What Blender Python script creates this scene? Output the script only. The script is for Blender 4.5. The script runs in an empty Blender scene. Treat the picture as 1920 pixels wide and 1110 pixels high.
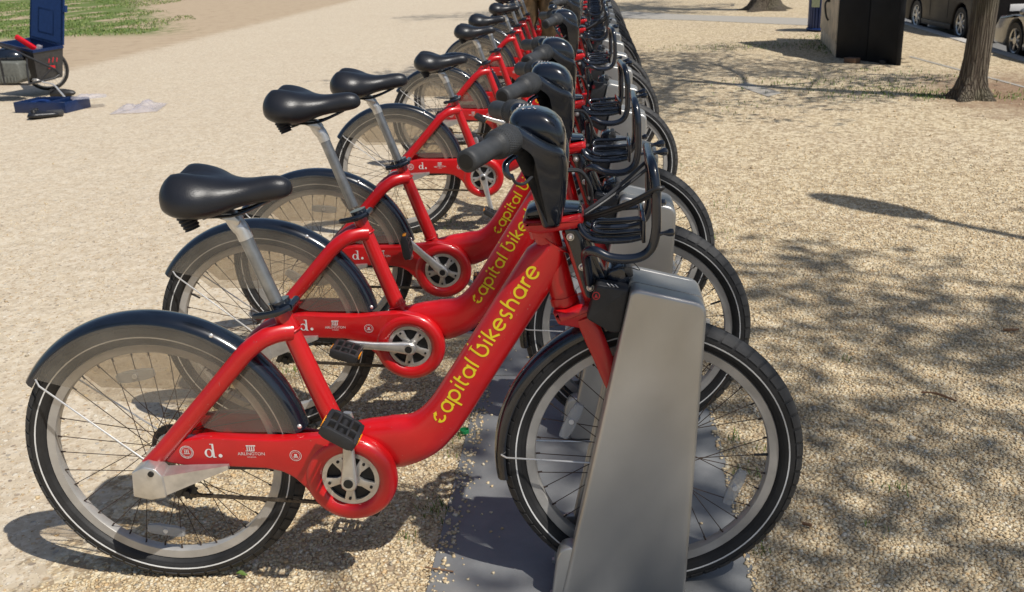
import bpy, math, random
import numpy as np
from mathutils import Vector, Matrix, Quaternion, noise as mnoise
random.seed(7); rng = np.random.default_rng(7)
PI = math.pi
scene = bpy.context.scene
COL = scene.collection

# ------------------------------------------------------------------ camera
FPX, CAM, YAW, PITCH, ROLL = 1850.0, (1.0186, -2.0109, 1.4416), .0895, .3415, -.0402
fw = Vector((-math.sin(YAW)*math.cos(PITCH), math.cos(YAW)*math.cos(PITCH), -math.sin(PITCH)))
rt = Vector((math.cos(YAW), math.sin(YAW), 0)); up = rt.cross(fw)
r2 = rt*math.cos(ROLL) + up*math.sin(ROLL); u2 = up*math.cos(ROLL) - rt*math.sin(ROLL)
cd = bpy.data.cameras.new('camera'); cam = bpy.data.objects.new('camera', cd); COL.objects.link(cam)
cam.matrix_world = Matrix(((r2.x, u2.x, -fw.x, CAM[0]), (r2.y, u2.y, -fw.y, CAM[1]), (r2.z, u2.z, -fw.z, CAM[2]), (0, 0, 0, 1)))
cd.sensor_width = 36; cd.lens = FPX/1920*36; cd.clip_start = .05; cd.clip_end = 600
cd.dof.use_dof = True; cd.dof.focus_distance = 2.3; cd.dof.aperture_fstop = 11
scene.camera = cam
# ------------------------------------------------------------------ light
SUN = Vector((.55, -.385, 1)).normalized()
w = bpy.data.worlds.new('World'); scene.world = w; w.use_nodes = True
wn = w.node_tree; bg = wn.nodes['Background']
sky = wn.nodes.new('ShaderNodeTexSky'); sky.sky_type = 'NISHITA'; sky.sun_disc = False
sky.sun_elevation = math.asin(SUN.z); sky.sun_rotation = math.atan2(SUN.x, SUN.y)
sky.air_density = 1.0; sky.dust_density = 1.5; sky.ozone_density = 1.0
wn.links.new(sky.outputs[0], bg.inputs[0]); bg.inputs[1].default_value = .085
sd = bpy.data.lights.new('sun', 'SUN'); sd.energy = 4.4; sd.angle = math.radians(.55); sd.color = (1, .955, .88)
so = bpy.data.objects.new('sun', sd); COL.objects.link(so)
so.rotation_mode = 'QUATERNION'; so.rotation_quaternion = SUN.to_track_quat('Z', 'Y')
scene.view_settings.view_transform = 'Standard'; scene.view_settings.look = 'None'
scene.view_settings.exposure = 0.0; scene.view_settings.gamma = 1; scene.view_settings.use_curve_mapping = False
scene.render.engine = 'CYCLES'
scene.cycles.max_bounces = 8; scene.cycles.transparent_max_bounces = 24; scene.cycles.caustics_reflective = False; scene.cycles.caustics_refractive = False

# ------------------------------------------------------------------ materials
class NT:
    def __init__(s, name):
        s.m = bpy.data.materials.new(name); s.m.use_nodes = True; s.t = s.m.node_tree
        s.b = s.t.nodes['Principled BSDF']; s.out = s.t.nodes['Material Output']
        s.geo = s.n('ShaderNodeNewGeometry'); s.obj = s.n('ShaderNodeTexCoord').outputs['Object']
    def n(s, t, **k):
        x = s.t.nodes.new(t)
        for a, v in k.items(): setattr(x, a, v)
        return x
    def l(s, a, b): s.t.links.new(a, b)
    def set(s, **k):
        for a, v in k.items():
            i = s.b.inputs[a.replace('_', ' ')]
            if hasattr(v, 'is_linked'): s.l(v, i)
            else: i.default_value = (*v, 1) if isinstance(v, tuple) and len(v) == 3 else v
    def noise(s, scale, vec=None, detail=3, rough=.55, dist=0, out=0):
        x = s.n('ShaderNodeTexNoise'); x.inputs['Scale'].default_value = scale; x.inputs['Detail'].default_value = detail
        x.inputs['Roughness'].default_value = rough; x.inputs['Distortion'].default_value = dist
        s.l(vec or s.obj, x.inputs['Vector']); return x.outputs[out]
    def voro(s, scale, vec=None, feature='F1', rand=1.):
        x = s.n('ShaderNodeTexVoronoi', feature=feature); x.inputs['Scale'].default_value = scale; x.inputs['Randomness'].default_value = rand
        s.l(vec or s.obj, x.inputs['Vector']); return x
    def ramp(s, fac, stops, interp='LINEAR'):
        x = s.n('ShaderNodeValToRGB'); cr = x.color_ramp; cr.interpolation = interp
        while len(cr.elements) < len(stops): cr.elements.new(.5)
        for e, (p, c) in zip(cr.elements, stops):
            e.position = p; e.color = (c, c, c, 1) if isinstance(c, (int, float)) else (*c, 1)
        s.l(fac, x.inputs[0]); return x.outputs[0]
    def mix(s, fac, a, b, mode='MIX'):
        x = s.n('ShaderNodeMix', data_type='RGBA', blend_type=mode)
        for v, i in ((fac, 0), (a, 6), (b, 7)):
            if hasattr(v, 'is_linked'): s.l(v, x.inputs[i])
            else: x.inputs[i].default_value = v if i == 0 else ((v, v, v, 1) if isinstance(v, (int, float)) else (*v, 1))
        return x.outputs[2]
    def math(s, op, a, b=None, c=None, clamp=False):
        x = s.n('ShaderNodeMath', operation=op, use_clamp=clamp)
        for i, v in enumerate((a, b, c)):
            if v is None: continue
            if hasattr(v, 'is_linked'): s.l(v, x.inputs[i])
            else: x.inputs[i].default_value = v
        return x.outputs[0]
    def mapv(s, vec, scale):
        x = s.n('ShaderNodeMapping'); x.inputs['Scale'].default_value = scale; s.l(vec, x.inputs[0]); return x.outputs[0]
    def bump(s, h, strength=.3, dist=.01, normal=None):
        x = s.n('ShaderNodeBump'); x.inputs['Strength'].default_value = strength; x.inputs['Distance'].default_value = dist
        s.l(h, x.inputs['Height'])
        if normal is not None: s.l(normal, x.inputs['Normal'])
        s.l(x.outputs[0], s.b.inputs['Normal']); return x.outputs[0]

M = {}
def simple(key, col, rough=.5, metal=0., coat=0., wear=.12, wscale=30, bump=0., bscale=120, wcol=None, coat_rough=.08, rvar=.12, spec=.5, chips=None):
    t = NT(key); nz = t.noise(wscale, detail=5)
    dark = tuple(c*(1-wear*1.2) for c in col); light = tuple(min(1, c*(1+wear)) for c in col)
    c = t.ramp(nz, [(.3, dark), (.7, light)])
    if wcol is not None:
        sc = t.noise(wscale*3.1, t.mapv(t.obj, (1, 1, .35)), detail=7, rough=.75)
        c = t.mix(t.ramp(sc, [(.66, 0), (.72, 1)]), c, wcol)
    if chips:
        c = t.mix(t.ramp(t.noise(150, detail=2), [(.74, 0), (.76, 1)]), c, chips); c = t.mix(t.ramp(t.noise(420, t.mapv(t.obj, (1, 1, .12)), detail=2), [(.72, 0), (.78, .6)]), c, chips)
    t.set(Base_Color=c, Metallic=metal, Coat_Weight=coat, Coat_Roughness=coat_rough, Specular_IOR_Level=spec)
    t.set(Roughness=t.math('ADD', t.math('MULTIPLY', t.noise(wscale*.6, detail=4), rvar*2), rough-rvar))
    if bump: t.bump(t.noise(bscale, detail=4), bump, .002)
    M[key] = t.m; return t.m
simple('red_paint', (.53, .005, .008), .34, coat=.4, wear=.10, wscale=9, wcol=(.40, .05, .045), coat_rough=.12, chips=(.42, .20, .17))
simple('black_gloss', (.007, .011, .020), .22, coat=.7, wear=.3, wscale=14, wcol=(.035, .035, .035), coat_rough=.07)
simple('black_cowl', (.007, .010, .017), .22, coat=.8, wear=.3, wscale=11, coat_rough=.05, bump=.04, bscale=40)
simple('black_tube', (.008, .012, .022), .24, coat=.6, wear=.3, wscale=22, wcol=(.20, .20, .195), coat_rough=.1)
simple('black_plastic', (.022, .022, .024), .5, wear=.25, wscale=25, bump=.2, bscale=300)
simple('saddle_vinyl', (.013, .014, .018), .36, wear=.2, wscale=12, bump=.25, bscale=420, rvar=.05)
simple('grip_rubber', (.036, .038, .041), .55, wear=.3, wscale=30, bump=.3, bscale=500)
simple('tread_rubber', (.034, .034, .035), .68, wear=.3, wscale=22, bump=.3, bscale=250)
simple('tyre_rubber', (.020, .020, .021), .62, wear=.35, wscale=22, wcol=(.055, .05, .043), bump=.3, bscale=250)
simple('rim_alloy', (.47, .455, .43), .38, metal=.35, wear=.16, wscale=13, wcol=(.36, .33, .28))
simple('alloy', (.62, .61, .59), .33, metal=.75, wear=.15, wscale=28, wcol=(.3, .28, .25))
simple('post_metal', (.30, .31, .32), .38, metal=.85, wear=.2, wscale=30, wcol=(.2, .19, .18))
simple('spoke_steel', (.065, .045, .035), .5, metal=.4, wear=.3)
simple('bright_wire', (.75, .74, .72), .3, metal=.6, wear=.1)
simple('chain_steel', (.09, .075, .06), .5, metal=.6, wear=.4, wscale=60)
simple('dark_hole', (.010, .010, .010), .6)
simple('white_print', (.78, .76, .74), .5, wear=.08, wscale=60)
simple('worn_print', (.70, .62, .60), .5, wear=.3, wscale=300, wcol=(.5, .08, .08))
simple('yellow_print', (.78, .60, .015), .45, wear=.08, wscale=60, wcol=(.60, .40, .02))
simple('red_mark', (.5, .02, .03), .5)
simple('reflect_stripe', (.72, .72, .71), .45, wear=.15, wscale=18)
simple('orange_reflector', (.85, .30, .01), .2)
simple('green_plastic', (.01, .22, .07), .35)
simple('blue_plastic', (.008, .024, .085), .33, wear=.15)
simple('dark_grey_plastic', (.045, .045, .047), .5, wear=.2)
simple('olive_plastic', (.13, .135, .12), .55, wear=.2)
simple('khaki_cloth', (.24, .15, .07), .85, wear=.2, wscale=20, bump=.4, bscale=200)
simple('dark_shirt', (.03, .035, .05), .85)
simple('skin', (.45, .25, .17), .55, wear=.1)
simple('hair_brown', (.04, .025, .015), .6)
simple('red_plastic', (.65, .01, .02), .35)
simple('bin_blue', (.010, .035, .15), .4, wear=.15)
simple('bin_label', (.45, .50, .32), .6)
simple('black_panel', (.008, .0085, .010), .55, wear=.3, wscale=5, spec=.3)
simple('wood_tan', (.74, .60, .42), .65, wear=.25, wscale=7, bump=.3, bscale=60)
simple('brick_brown', (.18, .11, .07), .85, bump=.6, bscale=60)
simple('car_dark', (.008, .006, .0055), .4, wear=.15, wscale=3, spec=.2)
simple('car_silver', (.34, .34, .33), .3, metal=.5, coat=.8, wear=.08, wscale=3)
simple('car_blue', (.012, .016, .03), .3, coat=.2, wear=.15, wscale=3)
simple('car_glass', (.015, .02, .022), .06, coat=.5)
simple('red_lamp', (.4, .01, .01), .15, coat=.5)
simple('clear_lamp', (.7, .72, .72), .12, coat=.5)
simple('twig_bark', (.20, .11, .06), .85, bump=.5, bscale=90)

t = NT('dock_steel')   # satin stainless sheet with faint vertical brushing
br = t.noise(18, t.mapv(t.obj, (14, 14, 1)), detail=6, rough=.6)
cl = t.noise(4, detail=4)
c = t.mix(t.ramp(cl, [(.35, 0), (.7, 1)]), (.45, .44, .415), (.52, .51, .49))
grime = t.noise(7, detail=6, rough=.7)
c = t.mix(t.ramp(grime, [(.62, 0), (.85, .2)]), c, (.33, .29, .23))
t.set(Base_Color=c, Metallic=.72, Roughness=t.math('ADD', t.math('MULTIPLY', br, .14), .32)); t.bump(t.noise(900, detail=2), .12, .001)
M['dock_steel'] = t.m
t = NT('plate_steel')  # blue grey painted base plate, dusty
c = t.mix(t.ramp(t.noise(5, detail=6, rough=.65), [(.35, 0), (.7, 1)]), (.175, .182, .188), (.245, .248, .25))
sp = t.voro(150); c = t.mix(t.ramp(sp.outputs['Distance'], [(.10, .5), (.16, 0)]), c, (.30, .29, .27))
c = t.mix(t.ramp(t.noise(2.2, detail=7, rough=.7), [(.55, 0), (.75, .5)]), c, (.27, .25, .22))
t.set(Base_Color=c, Roughness=.55, Metallic=.1); t.bump(t.noise(350, detail=3), .25, .002); M['plate_steel'] = t.m

t = NT('clear_guard')  # smoky translucent skirt guard
tr = t.n('ShaderNodeBsdfTransparent'); tr.inputs[0].default_value = (.87, .84, .79, 1)
t.set(Base_Color=t.ramp(t.noise(12, detail=6, rough=.7), [(.3, (.46, .43, .38)), (.7, (.56, .53, .47))]), Roughness=.22, Specular_IOR_Level=.5)
mx = t.n('ShaderNodeMixShader'); t.l(t.ramp(t.noise(9, detail=5), [(.3, .09), (.75, .17)]), mx.inputs[0])
t.l(tr.outputs[0], mx.inputs[1]); t.l(t.b.outputs[0], mx.inputs[2]); t.l(mx.outputs[0], t.out.inputs[0]); M['clear_guard'] = t.m
def clearish(key, tint, fac, base, rough=.15, grid=0):
    t = NT(key); tr = t.n('ShaderNodeBsdfTransparent'); tr.inputs[0].default_value = (*tint, 1)
    t.set(Base_Color=base, Roughness=rough)
    if grid:
        v = t.voro(grid, rand=.0); t.bump(v.outputs['Distance'], .8, .002)
    mx = t.n('ShaderNodeMixShader'); mx.inputs[0].default_value = fac
    t.l(tr.outputs[0], mx.inputs[1]); t.l(t.b.outputs[0], mx.inputs[2]); t.l(mx.outputs[0], t.out.inputs[0]); M[key] = t.m
clearish('reflector_clear', (.85, .87, .9), .42, (.62, .64, .66), .12, 260)
clearish('poly_bag', (.92, .92, .95), .38, (.72, .68, .72), .12)

STONE = [(0, (.64, .52, .33)), (.18, (.56, .42, .235)), (.34, (.73, .65, .48)), (.46, (.60, .46, .27)), (.58, (.36, .25, .14)), (.66, (.68, .57, .38)),
         (.78, (.58, .37, .16)), (.84, (.30, .265, .22)), (.89, (.79, .73, .60)), (.95, (.47, .35, .205))]
t = NT('pebble_stone')
c = t.ramp(t.geo.outputs['Random Per Island'], STONE, 'CONSTANT')
c = t.mix(.35, c, t.ramp(t.noise(260, t.geo.outputs['Position'], detail=3), [(.3, (.38, .29, .17)), (.7, (.76, .66, .47))]))
t.set(Base_Color=c, Roughness=.7); M['pebble_stone'] = t.m

# ground: gravel / exposed aggregate concrete / dirt / grass by place
t = NT('ground'); P = t.geo.outputs['Position']
sep = t.n('ShaderNodeSeparateXYZ'); t.l(P, sep.inputs[0]); X, Y = sep.outputs[0], sep.outputs[1]
big = t.noise(.9, P, detail=5); med = t.noise(3.5, P, detail=6, rough=.65); sm = t.noise(14, P, detail=5, rough=.6)
wob = t.math('MULTIPLY', t.math('SUBTRACT', med, .5), 1.1)
# gravel
v1 = t.voro(88, P); v2 = t.voro(150, P)
vs = t.n('ShaderNodeSeparateColor'); t.l(v1.outputs['Color'], vs.inputs[0])
vs2 = t.n('ShaderNodeSeparateColor'); t.l(v2.outputs['Color'], vs2.inputs[0])
g1 = t.ramp(vs.outputs[0], STONE, 'CONSTANT'); g2 = t.ramp(vs2.outputs[0], STONE, 'CONSTANT')
gap = t.ramp(v1.outputs['Distance'], [(.30, 0), (.62, 1)])
grav = t.mix(gap, g1, t.mix(.45, g2, (.36, .28, .18)))
grav = t.mix(.25, grav, (.56, .455, .295))
grav = t.mix(t.ramp(big, [(.45, 0), (.75, .45)]), grav, (.48, .385, .28))
rust = t.noise(1.3, t.mapv(P, (1, .55, 1)), detail=6, rough=.7, dist=.6)
grav = t.mix(t.ramp(rust, [(.60, 0), (.76, .5)]), grav, (.48, .27, .16))
# concrete
cem = t.mix(t.ramp(sm, [(.3, 0), (.7, 1)]), (.52, .435, .315), (.62, .53, .40))
cem = t.mix(t.ramp(big, [(.4, 0), (.8, .4)]), cem, (.50, .40, .29))
v3 = t.voro(52, t.mix(.02, P, t.noise(40, P, out=1)))
v3s = t.n('ShaderNodeSeparateColor'); t.l(v3.outputs['Color'], v3s.inputs[0])
size = t.math('MULTIPLY_ADD', v3s.outputs[1], .42, .02)
stone = t.math('MULTIPLY', t.math('SUBTRACT', size, v3.outputs['Distance']), 12, clamp=True)
agg = t.ramp(v3s.outputs[0], [(0, (.42, .29, .17)), (.2, (.66, .58, .45)), (.38, (.30, .23, .17)), (.5, (.74, .68, .56)), (.62, (.52, .36, .21)), (.74, (.34, .32, .29)), (.84, (.60, .44, .25)), (.93, (.20, .16, .13))], 'CONSTANT')
v4 = t.voro(120, P); v4s = t.n('ShaderNodeSeparateColor'); t.l(v4.outputs['Color'], v4s.inputs[0])
fine = t.math('MULTIPLY', t.math('SUBTRACT', t.math('MULTIPLY', v4s.outputs[1], .5), v4.outputs['Distance']), 10, clamp=True)
conc = t.mix(t.math('MULTIPLY', fine, .7), cem, t.ramp(v4s.outputs[0], [(0, (.50, .38, .24)), (.3, (.76, .70, .58)), (.55, (.42, .33, .24)), (.75, (.68, .56, .38))], 'CONSTANT'))
conc = t.mix(t.math('MULTIPLY', stone, .85), conc, agg)
# dirt + grass
dirt = t.mix(sm, (.38, .28, .18), (.52, .42, .30))
dirt = t.mix(t.ramp(med, [(.5, 0), (.72, .6)]), dirt, (.29, .21, .14))
grass = t.mix(t.noise(9, P, detail=6, rough=.7), (.06, .10, .02), (.19, .24, .07))
# masks
mg = t.math('MULTIPLY', t.math('ADD', t.math('ADD', X, .42), t.math('MULTIPLY', t.math('SUBTRACT', sm, .5), .9)), 9, clamp=True)
far = t.math('MULTIPLY', t.math('SUBTRACT', Y, 4.2), .35, clamp=True)
va = t.voro(58, P); vas = t.n('ShaderNodeSeparateColor'); t.l(va.outputs['Color'], vas.inputs[0]); vc = t.voro(27, P); vcs = t.n('ShaderNodeSeparateColor'); t.l(vc.outputs['Color'], vcs.inputs[0])
spk = t.math('MULTIPLY_ADD', t.math('SUBTRACT', t.math('ADD', vas.outputs[1], t.math('MULTIPLY', vcs.outputs[2], .8)), .9), .26, .5); spk2 = t.noise(11, P, detail=5, rough=.75)
conc = t.mix(t.ramp(spk, [(.38, .3), (.48, 0)]), conc, (.36, .28, .20)); conc = t.mix(t.ramp(spk, [(.52, 0), (.62, .25)]), conc, (.76, .70, .60)); vb = t.voro(33, t.mapv(P, (1, 1, 1))); vbs = t.n('ShaderNodeSeparateColor'); t.l(vb.outputs['Color'], vbs.inputs[0]); conc = t.mix(t.math('MULTIPLY', t.math('MULTIPLY', t.math('SUBTRACT', t.math('MULTIPLY_ADD', vbs.outputs[1], .45, -.12), vb.outputs['Distance']), 12, clamp=True), .75), conc, t.ramp(vbs.outputs[0], [(0, (.38, .26, .15)), (.4, (.27, .21, .16)), (.7, (.46, .36, .25))], 'CONSTANT'))
grav = t.mix(t.ramp(spk, [(.40, .7), (.49, 0)]), grav, (.27, .20, .13)); grav = t.mix(t.ramp(spk, [(.51, 0), (.60, .6)]), grav, (.78, .68, .49))
grav = t.mix(t.ramp(spk2, [(.35, .35), (.5, 0)]), grav, (.36, .26, .15))
col = t.mix(mg, conc, grav)
md = t.math('MULTIPLY', t.math('SUBTRACT', t.math('ADD', -6.2, t.math('MULTIPLY', wob, .8)), X), 2.2, clamp=True)
col = t.mix(md, col, dirt)
mgr = t.math('MULTIPLY', t.math('SUBTRACT', t.math('ADD', t.math('MULTIPLY_ADD', Y, -.50, 1.9), t.math('MULTIPLY', wob, 4.5)), X), 1.2, clamp=True)
mgr = t.math('MULTIPLY', mgr, t.math('MULTIPLY', t.math('SUBTRACT', Y, 17.5), .6, clamp=True))
mgr = t.math('MULTIPLY', mgr, t.ramp(t.noise(.8, t.mapv(P, (1, .5, 1)), detail=4), [(.40, 0), (.48, 1)]))
col = t.mix(mgr, col, grass)
# bare earth around the near tree and dirt under the row behind the bikes
dx = t.math('SUBTRACT', X, 4.9); dy = t.math('SUBTRACT', Y, 7.3)
dd = t.math('ADD', t.math('MULTIPLY', dx, dx), t.math('MULTIPLY', t.math('MULTIPLY', dy, dy), .35))
mt = t.math('MULTIPLY', t.math('SUBTRACT', 1.1, t.math('ADD', t.math('SQRT', dd), wob)), 1.4, clamp=True)
col = t.mix(t.math('MULTIPLY', mt, .8), col, (.22, .13, .08))
trk = t.math('MULTIPLY', t.math('SUBTRACT', .42, t.math('ABSOLUTE', t.math('SUBTRACT', X, t.math('MULTIPLY_ADD', wob, .25, .30)))), 3, clamp=True)
trk = t.math('MULTIPLY', trk, t.ramp(med, [(.42, 0), (.62, .65)]))
col = t.mix(trk, col, (.27, .20, .14))
t.set(Base_Color=col, Roughness=.88, Specular_IOR_Level=.25)
h = t.mix(mg, t.math('MULTIPLY_ADD', stone, .35, t.math('MULTIPLY', fine, .3)), t.math('SUBTRACT', 1, v1.outputs['Distance']))
nb = t.n('ShaderNodeBump'); nb.inputs['Strength'].default_value = .55; nb.inputs['Distance'].default_value = .045
t.l(t.noise(3.2, P, detail=4, rough=.6), nb.inputs['Height'])
t.bump(h, .8, .006, nb.outputs[0]); M['ground'] = t.m

t = NT('asphalt_light'); P = t.geo.outputs['Position']
t.set(Base_Color=t.mix(t.ramp(t.noise(220, P, detail=3), [(.35, 0), (.65, 1)]), (.30, .28, .245), (.44, .405, .35)), Roughness=.85); t.bump(t.noise(200, P), .4, .004); M['asphalt_light'] = t.m
t = NT('road_asphalt'); P = t.geo.outputs['Position']
t.set(Base_Color=t.mix(t.noise(60, P, detail=4), (.13, .13, .13), (.24, .235, .225)), Roughness=.85); M['road_asphalt'] = t.m
t = NT('kerb_stone'); P = t.geo.outputs['Position']
t.set(Base_Color=t.mix(t.noise(20, P, detail=5), (.42, .40, .37), (.60, .57, .52)), Roughness=.8); t.bump(t.noise(90, P), .4, .004); M['kerb_stone'] = t.m
t = NT('bark')
rdg = t.voro(26, t.mapv(t.noise and t.obj, (1.7, 1.7, .09)), 'DISTANCE_TO_EDGE'); n1 = t.noise(34, t.mapv(t.obj, (1, 1, .25)), detail=7, rough=.7)
hh = t.math('ADD', t.math('MULTIPLY', t.ramp(rdg.outputs[0], [(0, 0), (.25, 1)]), .6), n1)
c = t.ramp(hh, [(.3, (.035, .026, .018)), (.75, (.11, .084, .06)), (1, (.18, .15, .11))])
c = t.mix(t.ramp(t.noise(3, detail=3), [(.5, 0), (.7, .4)]), c, (.16, .16, .09))
t.set(Base_Color=c, Roughness=.95); t.bump(hh, 1., .03); M['bark'] = t.m
t = NT('leaf_green'); t.set(Base_Color=t.ramp(t.geo.outputs['Random Per Island'], [(0, (.05, .10, .015)), (1, (.12, .19, .03))]), Roughness=.6); M['leaf_green'] = t.m
t = NT('grass_blade'); t.set(Base_Color=t.ramp(t.geo.outputs['Random Per Island'], [(0, (.05, .11, .015)), (.6, (.13, .22, .03)), (1, (.30, .30, .10))]), Roughness=.6); M['grass_blade'] = t.m

# ------------------------------------------------------------------ mesh helpers
class MB:
    def __init__(s): s.v = []; s.f = []
    def add(s, vs, fs):
        o = len(s.v); s.v += [tuple(p) for p in vs]; s.f += [tuple(i+o for i in f) for f in fs]; return s
def mesh(name, mb, mat, sharp=38):
    me = bpy.data.meshes.new(name); me.from_pydata(mb.v, [], mb.f); me.validate(verbose=False)
    me.materials.append(M[mat]); me.shade_smooth()
    if sharp < 180: me.set_sharp_from_angle(angle=math.radians(sharp))
    me.update(); return me
def obj(name, mb, mat, parent=None, sharp=38, loc=None, **props):
    import bmesh
    me = mesh(name, mb, mat, 180)
    bm = bmesh.new(); bm.from_mesh(me); bmesh.ops.recalc_face_normals(bm, faces=bm.faces[:]); bm.to_mesh(me); bm.free()
    me.shade_smooth()
    if sharp < 180: me.set_sharp_from_angle(angle=math.radians(sharp))
    o = bpy.data.objects.new(name, me); COL.objects.link(o)
    if parent: o.parent = parent
    if loc: o.location = loc
    for k, v in props.items(): o[k] = v
    return o
def thing(name, label, cat, loc=(0, 0, 0), rz=0, group=None):
    o = bpy.data.objects.new(name, None); o.empty_display_size = .1; COL.objects.link(o)
    o.location = loc; o.rotation_euler = (0, 0, rz); o['label'] = label; o['category'] = cat
    if group: o['group'] = group
    return o
def catmull(pts, n=6, closed=False):
    pts = [Vector(p) for p in pts]; N = len(pts); out = []
    rng_ = range(N if closed else N-1)
    for i in rng_:
        g = lambda j: pts[j % N] if closed else pts[min(max(j, 0), N-1)]
        p0, p1, p2, p3 = g(i-1), g(i), g(i+1), g(i+2)
        for k in range(n):
            u = k/n
            out.append(.5*((2*p1)+(p2-p0)*u+(2*p0-5*p1+4*p2-p3)*u*u+(3*p1-p0-3*p2+p3)*u**3))
    if not closed: out.append(pts[-1])
    return out
def tube(mb, pts, r, seg=12, closed=False, cap=True, flat=None):
    """pts: polyline; r: radius or list; flat: (upvector, factor) squashes along the up vector"""
    pts = [Vector(p) for p in pts]; n = len(pts); R = r if isinstance(r, (list, tuple)) else [r]*n
    T = []
    for i in range(n):
        a = pts[(i-1) % n] if closed else pts[max(i-1, 0)]; b = pts[(i+1) % n] if closed else pts[min(i+1, n-1)]
        T.append((b-a).normalized())
    ref = Vector((0, 1, 0)) if abs(T[0].y) < .9 else Vector((1, 0, 0))
    N = (ref-T[0]*ref.dot(T[0])).normalized(); rings = []
    for i in range(n):
        if i: N = (N-T[i]*N.dot(T[i])).normalized()
        B = T[i].cross(N); ring = []
        for k in range(seg):
            a = 2*PI*k/seg; d = N*math.cos(a)*R[i]+B*math.sin(a)*R[i]
            if flat: uv = Vector(flat[0]).normalized(); d = d-uv*d.dot(uv)*(1-flat[1])
            ring.append(pts[i]+d)
        rings.append(ring)
    return loft(mb, rings, closed, cap)
def loft(mb, rings, closed=False, cap=True, ringclosed=True):
    n = len(rings); m = len(rings[0]); vs = [p for r_ in rings for p in r_]; fs = []
    for i in range(n if closed else n-1):
        j = (i+1) % n
        for k in range(m if ringclosed else m-1):
            l = (k+1) % m; fs.append((i*m+k, i*m+l, j*m+l, j*m+k))
    if cap and not closed and ringclosed:
        fs.append(tuple(range(m))[::-1]); fs.append(tuple((n-1)*m+k for k in range(m)))
    return mb.add(vs, fs)
def lathe(mb, prof, c=(0, 0), seg=64, a0=0, a1=2*PI, closedprof=True, radial_fn=None):
    """revolve profile [(r,y)] about the y axis through (cx,cz); a partial sweep is capped"""
    full = abs(a1-a0-2*PI) < 1e-6; n = seg if full else seg+1; rings = []
    for i in range(n):
        a = a0+(a1-a0)*i/seg
        rings.append([(c[0]+r*math.cos(a), y, c[1]+r*math.sin(a)) for r, y in prof])
    return loft(mb, rings, full, closedprof, closedprof)
def rpoly(pts, r=0., seg=4):
    """round the corners of a polygon"""
    out = []; n = len(pts)
    for i in range(n):
        p = Vector(pts[i]); a = Vector(pts[i-1]); b = Vector(pts[(i+1) % n]); rr = r[i] if isinstance(r, (list, tuple)) else r
        if rr <= 0: out.append(tuple(p)); continue
        d1 = (a-p); d2 = (b-p); k = min(rr, d1.length*.45, d2.length*.45); s = p+d1.normalized()*k; e = p+d2.normalized()*k
        for j in range(seg+1):
            u = j/seg; out.append(tuple(s*(1-u)**2+p*2*u*(1-u)+e*u*u))
    return out
def prism(mb, poly, y0, y1, bev=0., seg=3, axis='y', bevel0=True):
    """extrude an xz polygon along y with rounded edges"""
    n = len(poly); P2 = [Vector(p) for p in poly]
    area = sum(P2[i].x*P2[(i+1) % n].y-P2[(i+1) % n].x*P2[i].y for i in range(n)); sgn = 1 if area > 0 else -1
    N = []
    for i in range(n):
        e1 = (P2[i]-P2[i-1]); e2 = (P2[(i+1) % n]-P2[i])
        if e1.length < 1e-9: e1 = e2
        if e2.length < 1e-9: e2 = e1
        n1 = Vector((e1.y, -e1.x)).normalized()*sgn; n2 = Vector((e2.y, -e2.x)).normalized()*sgn
        m = n1+n2; m = m/max(m.length_squared/2, .4) if m.length > 1e-6 else n1
        N.append(m)
    rings = []
    def ring(off, y): return [(p.x-nn.x*off, y, p.y-nn.y*off) for p, nn in zip(P2, N)]
    if bev > 0:
        for j in range(seg+1):
            a = PI/2*j/seg; rings.append(ring(bev*(1-math.sin(a)), y0+bev*(1-math.cos(a))))
        for j in range(seg+1):
            a = PI/2*(1-j/seg); rings.append(ring(bev*(1-math.sin(a)), y1-bev*(1-math.cos(a))))
    else: rings = [ring(0, y0), ring(0, y1)]
    if axis == 'z': rings = [[(x, z, y) for x, y, z in r_] for r_ in rings]
    if axis == 'x': rings = [[(y, x, z) for x, y, z in r_] for r_ in rings]
    return loft(mb, rings)
def box(mb, c, s, bev=0., rot=None, seg=2):
    t_ = MB(); hx, hy, hz = s[0]/2, s[1]/2, s[2]/2
    prism(t_, rpoly([(-hx, -hz), (hx, -hz), (hx, hz), (-hx, hz)], bev, seg) if bev else [(-hx, -hz), (hx, -hz), (hx, hz), (-hx, hz)], -hy, hy, bev, seg)
    R = rot if rot is not None else Matrix.Identity(3)
    return mb.add([Vector(c)+R @ Vector(p) for p in t_.v], t_.f)
def cyl(mb, a, b, r, seg=16, r2=None):
    return tube(mb, [a, b], [r, r if r2 is None else r2], seg)
def ellipsoid(mb, c, s, seg=16, rings=10, rot=None):
    R = rot if rot is not None else Matrix.Identity(3); rs = []
    for i in range(rings+1):
        a = PI*(.02+.96*i/rings)
        rs.append([Vector(c)+R @ Vector((s[0]*math.sin(a)*math.cos(2*PI*k/seg), s[1]*math.sin(a)*math.sin(2*PI*k/seg), s[2]*math.cos(a))) for k in range(seg)])
    return loft(mb, rs)
def hexa(mb, b, t):
    return mb.add(list(b)+list(t), [(3, 2, 1, 0), (4, 5, 6, 7), (0, 1, 5, 4), (1, 2, 6, 5), (2, 3, 7, 6), (3, 0, 4, 7)])
def copy_tree(o, parent=None):
    c = o.copy(); COL.objects.link(c); c.parent = parent
    for ch in list(o.children): copy_tree(ch, c)
    return c

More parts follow.
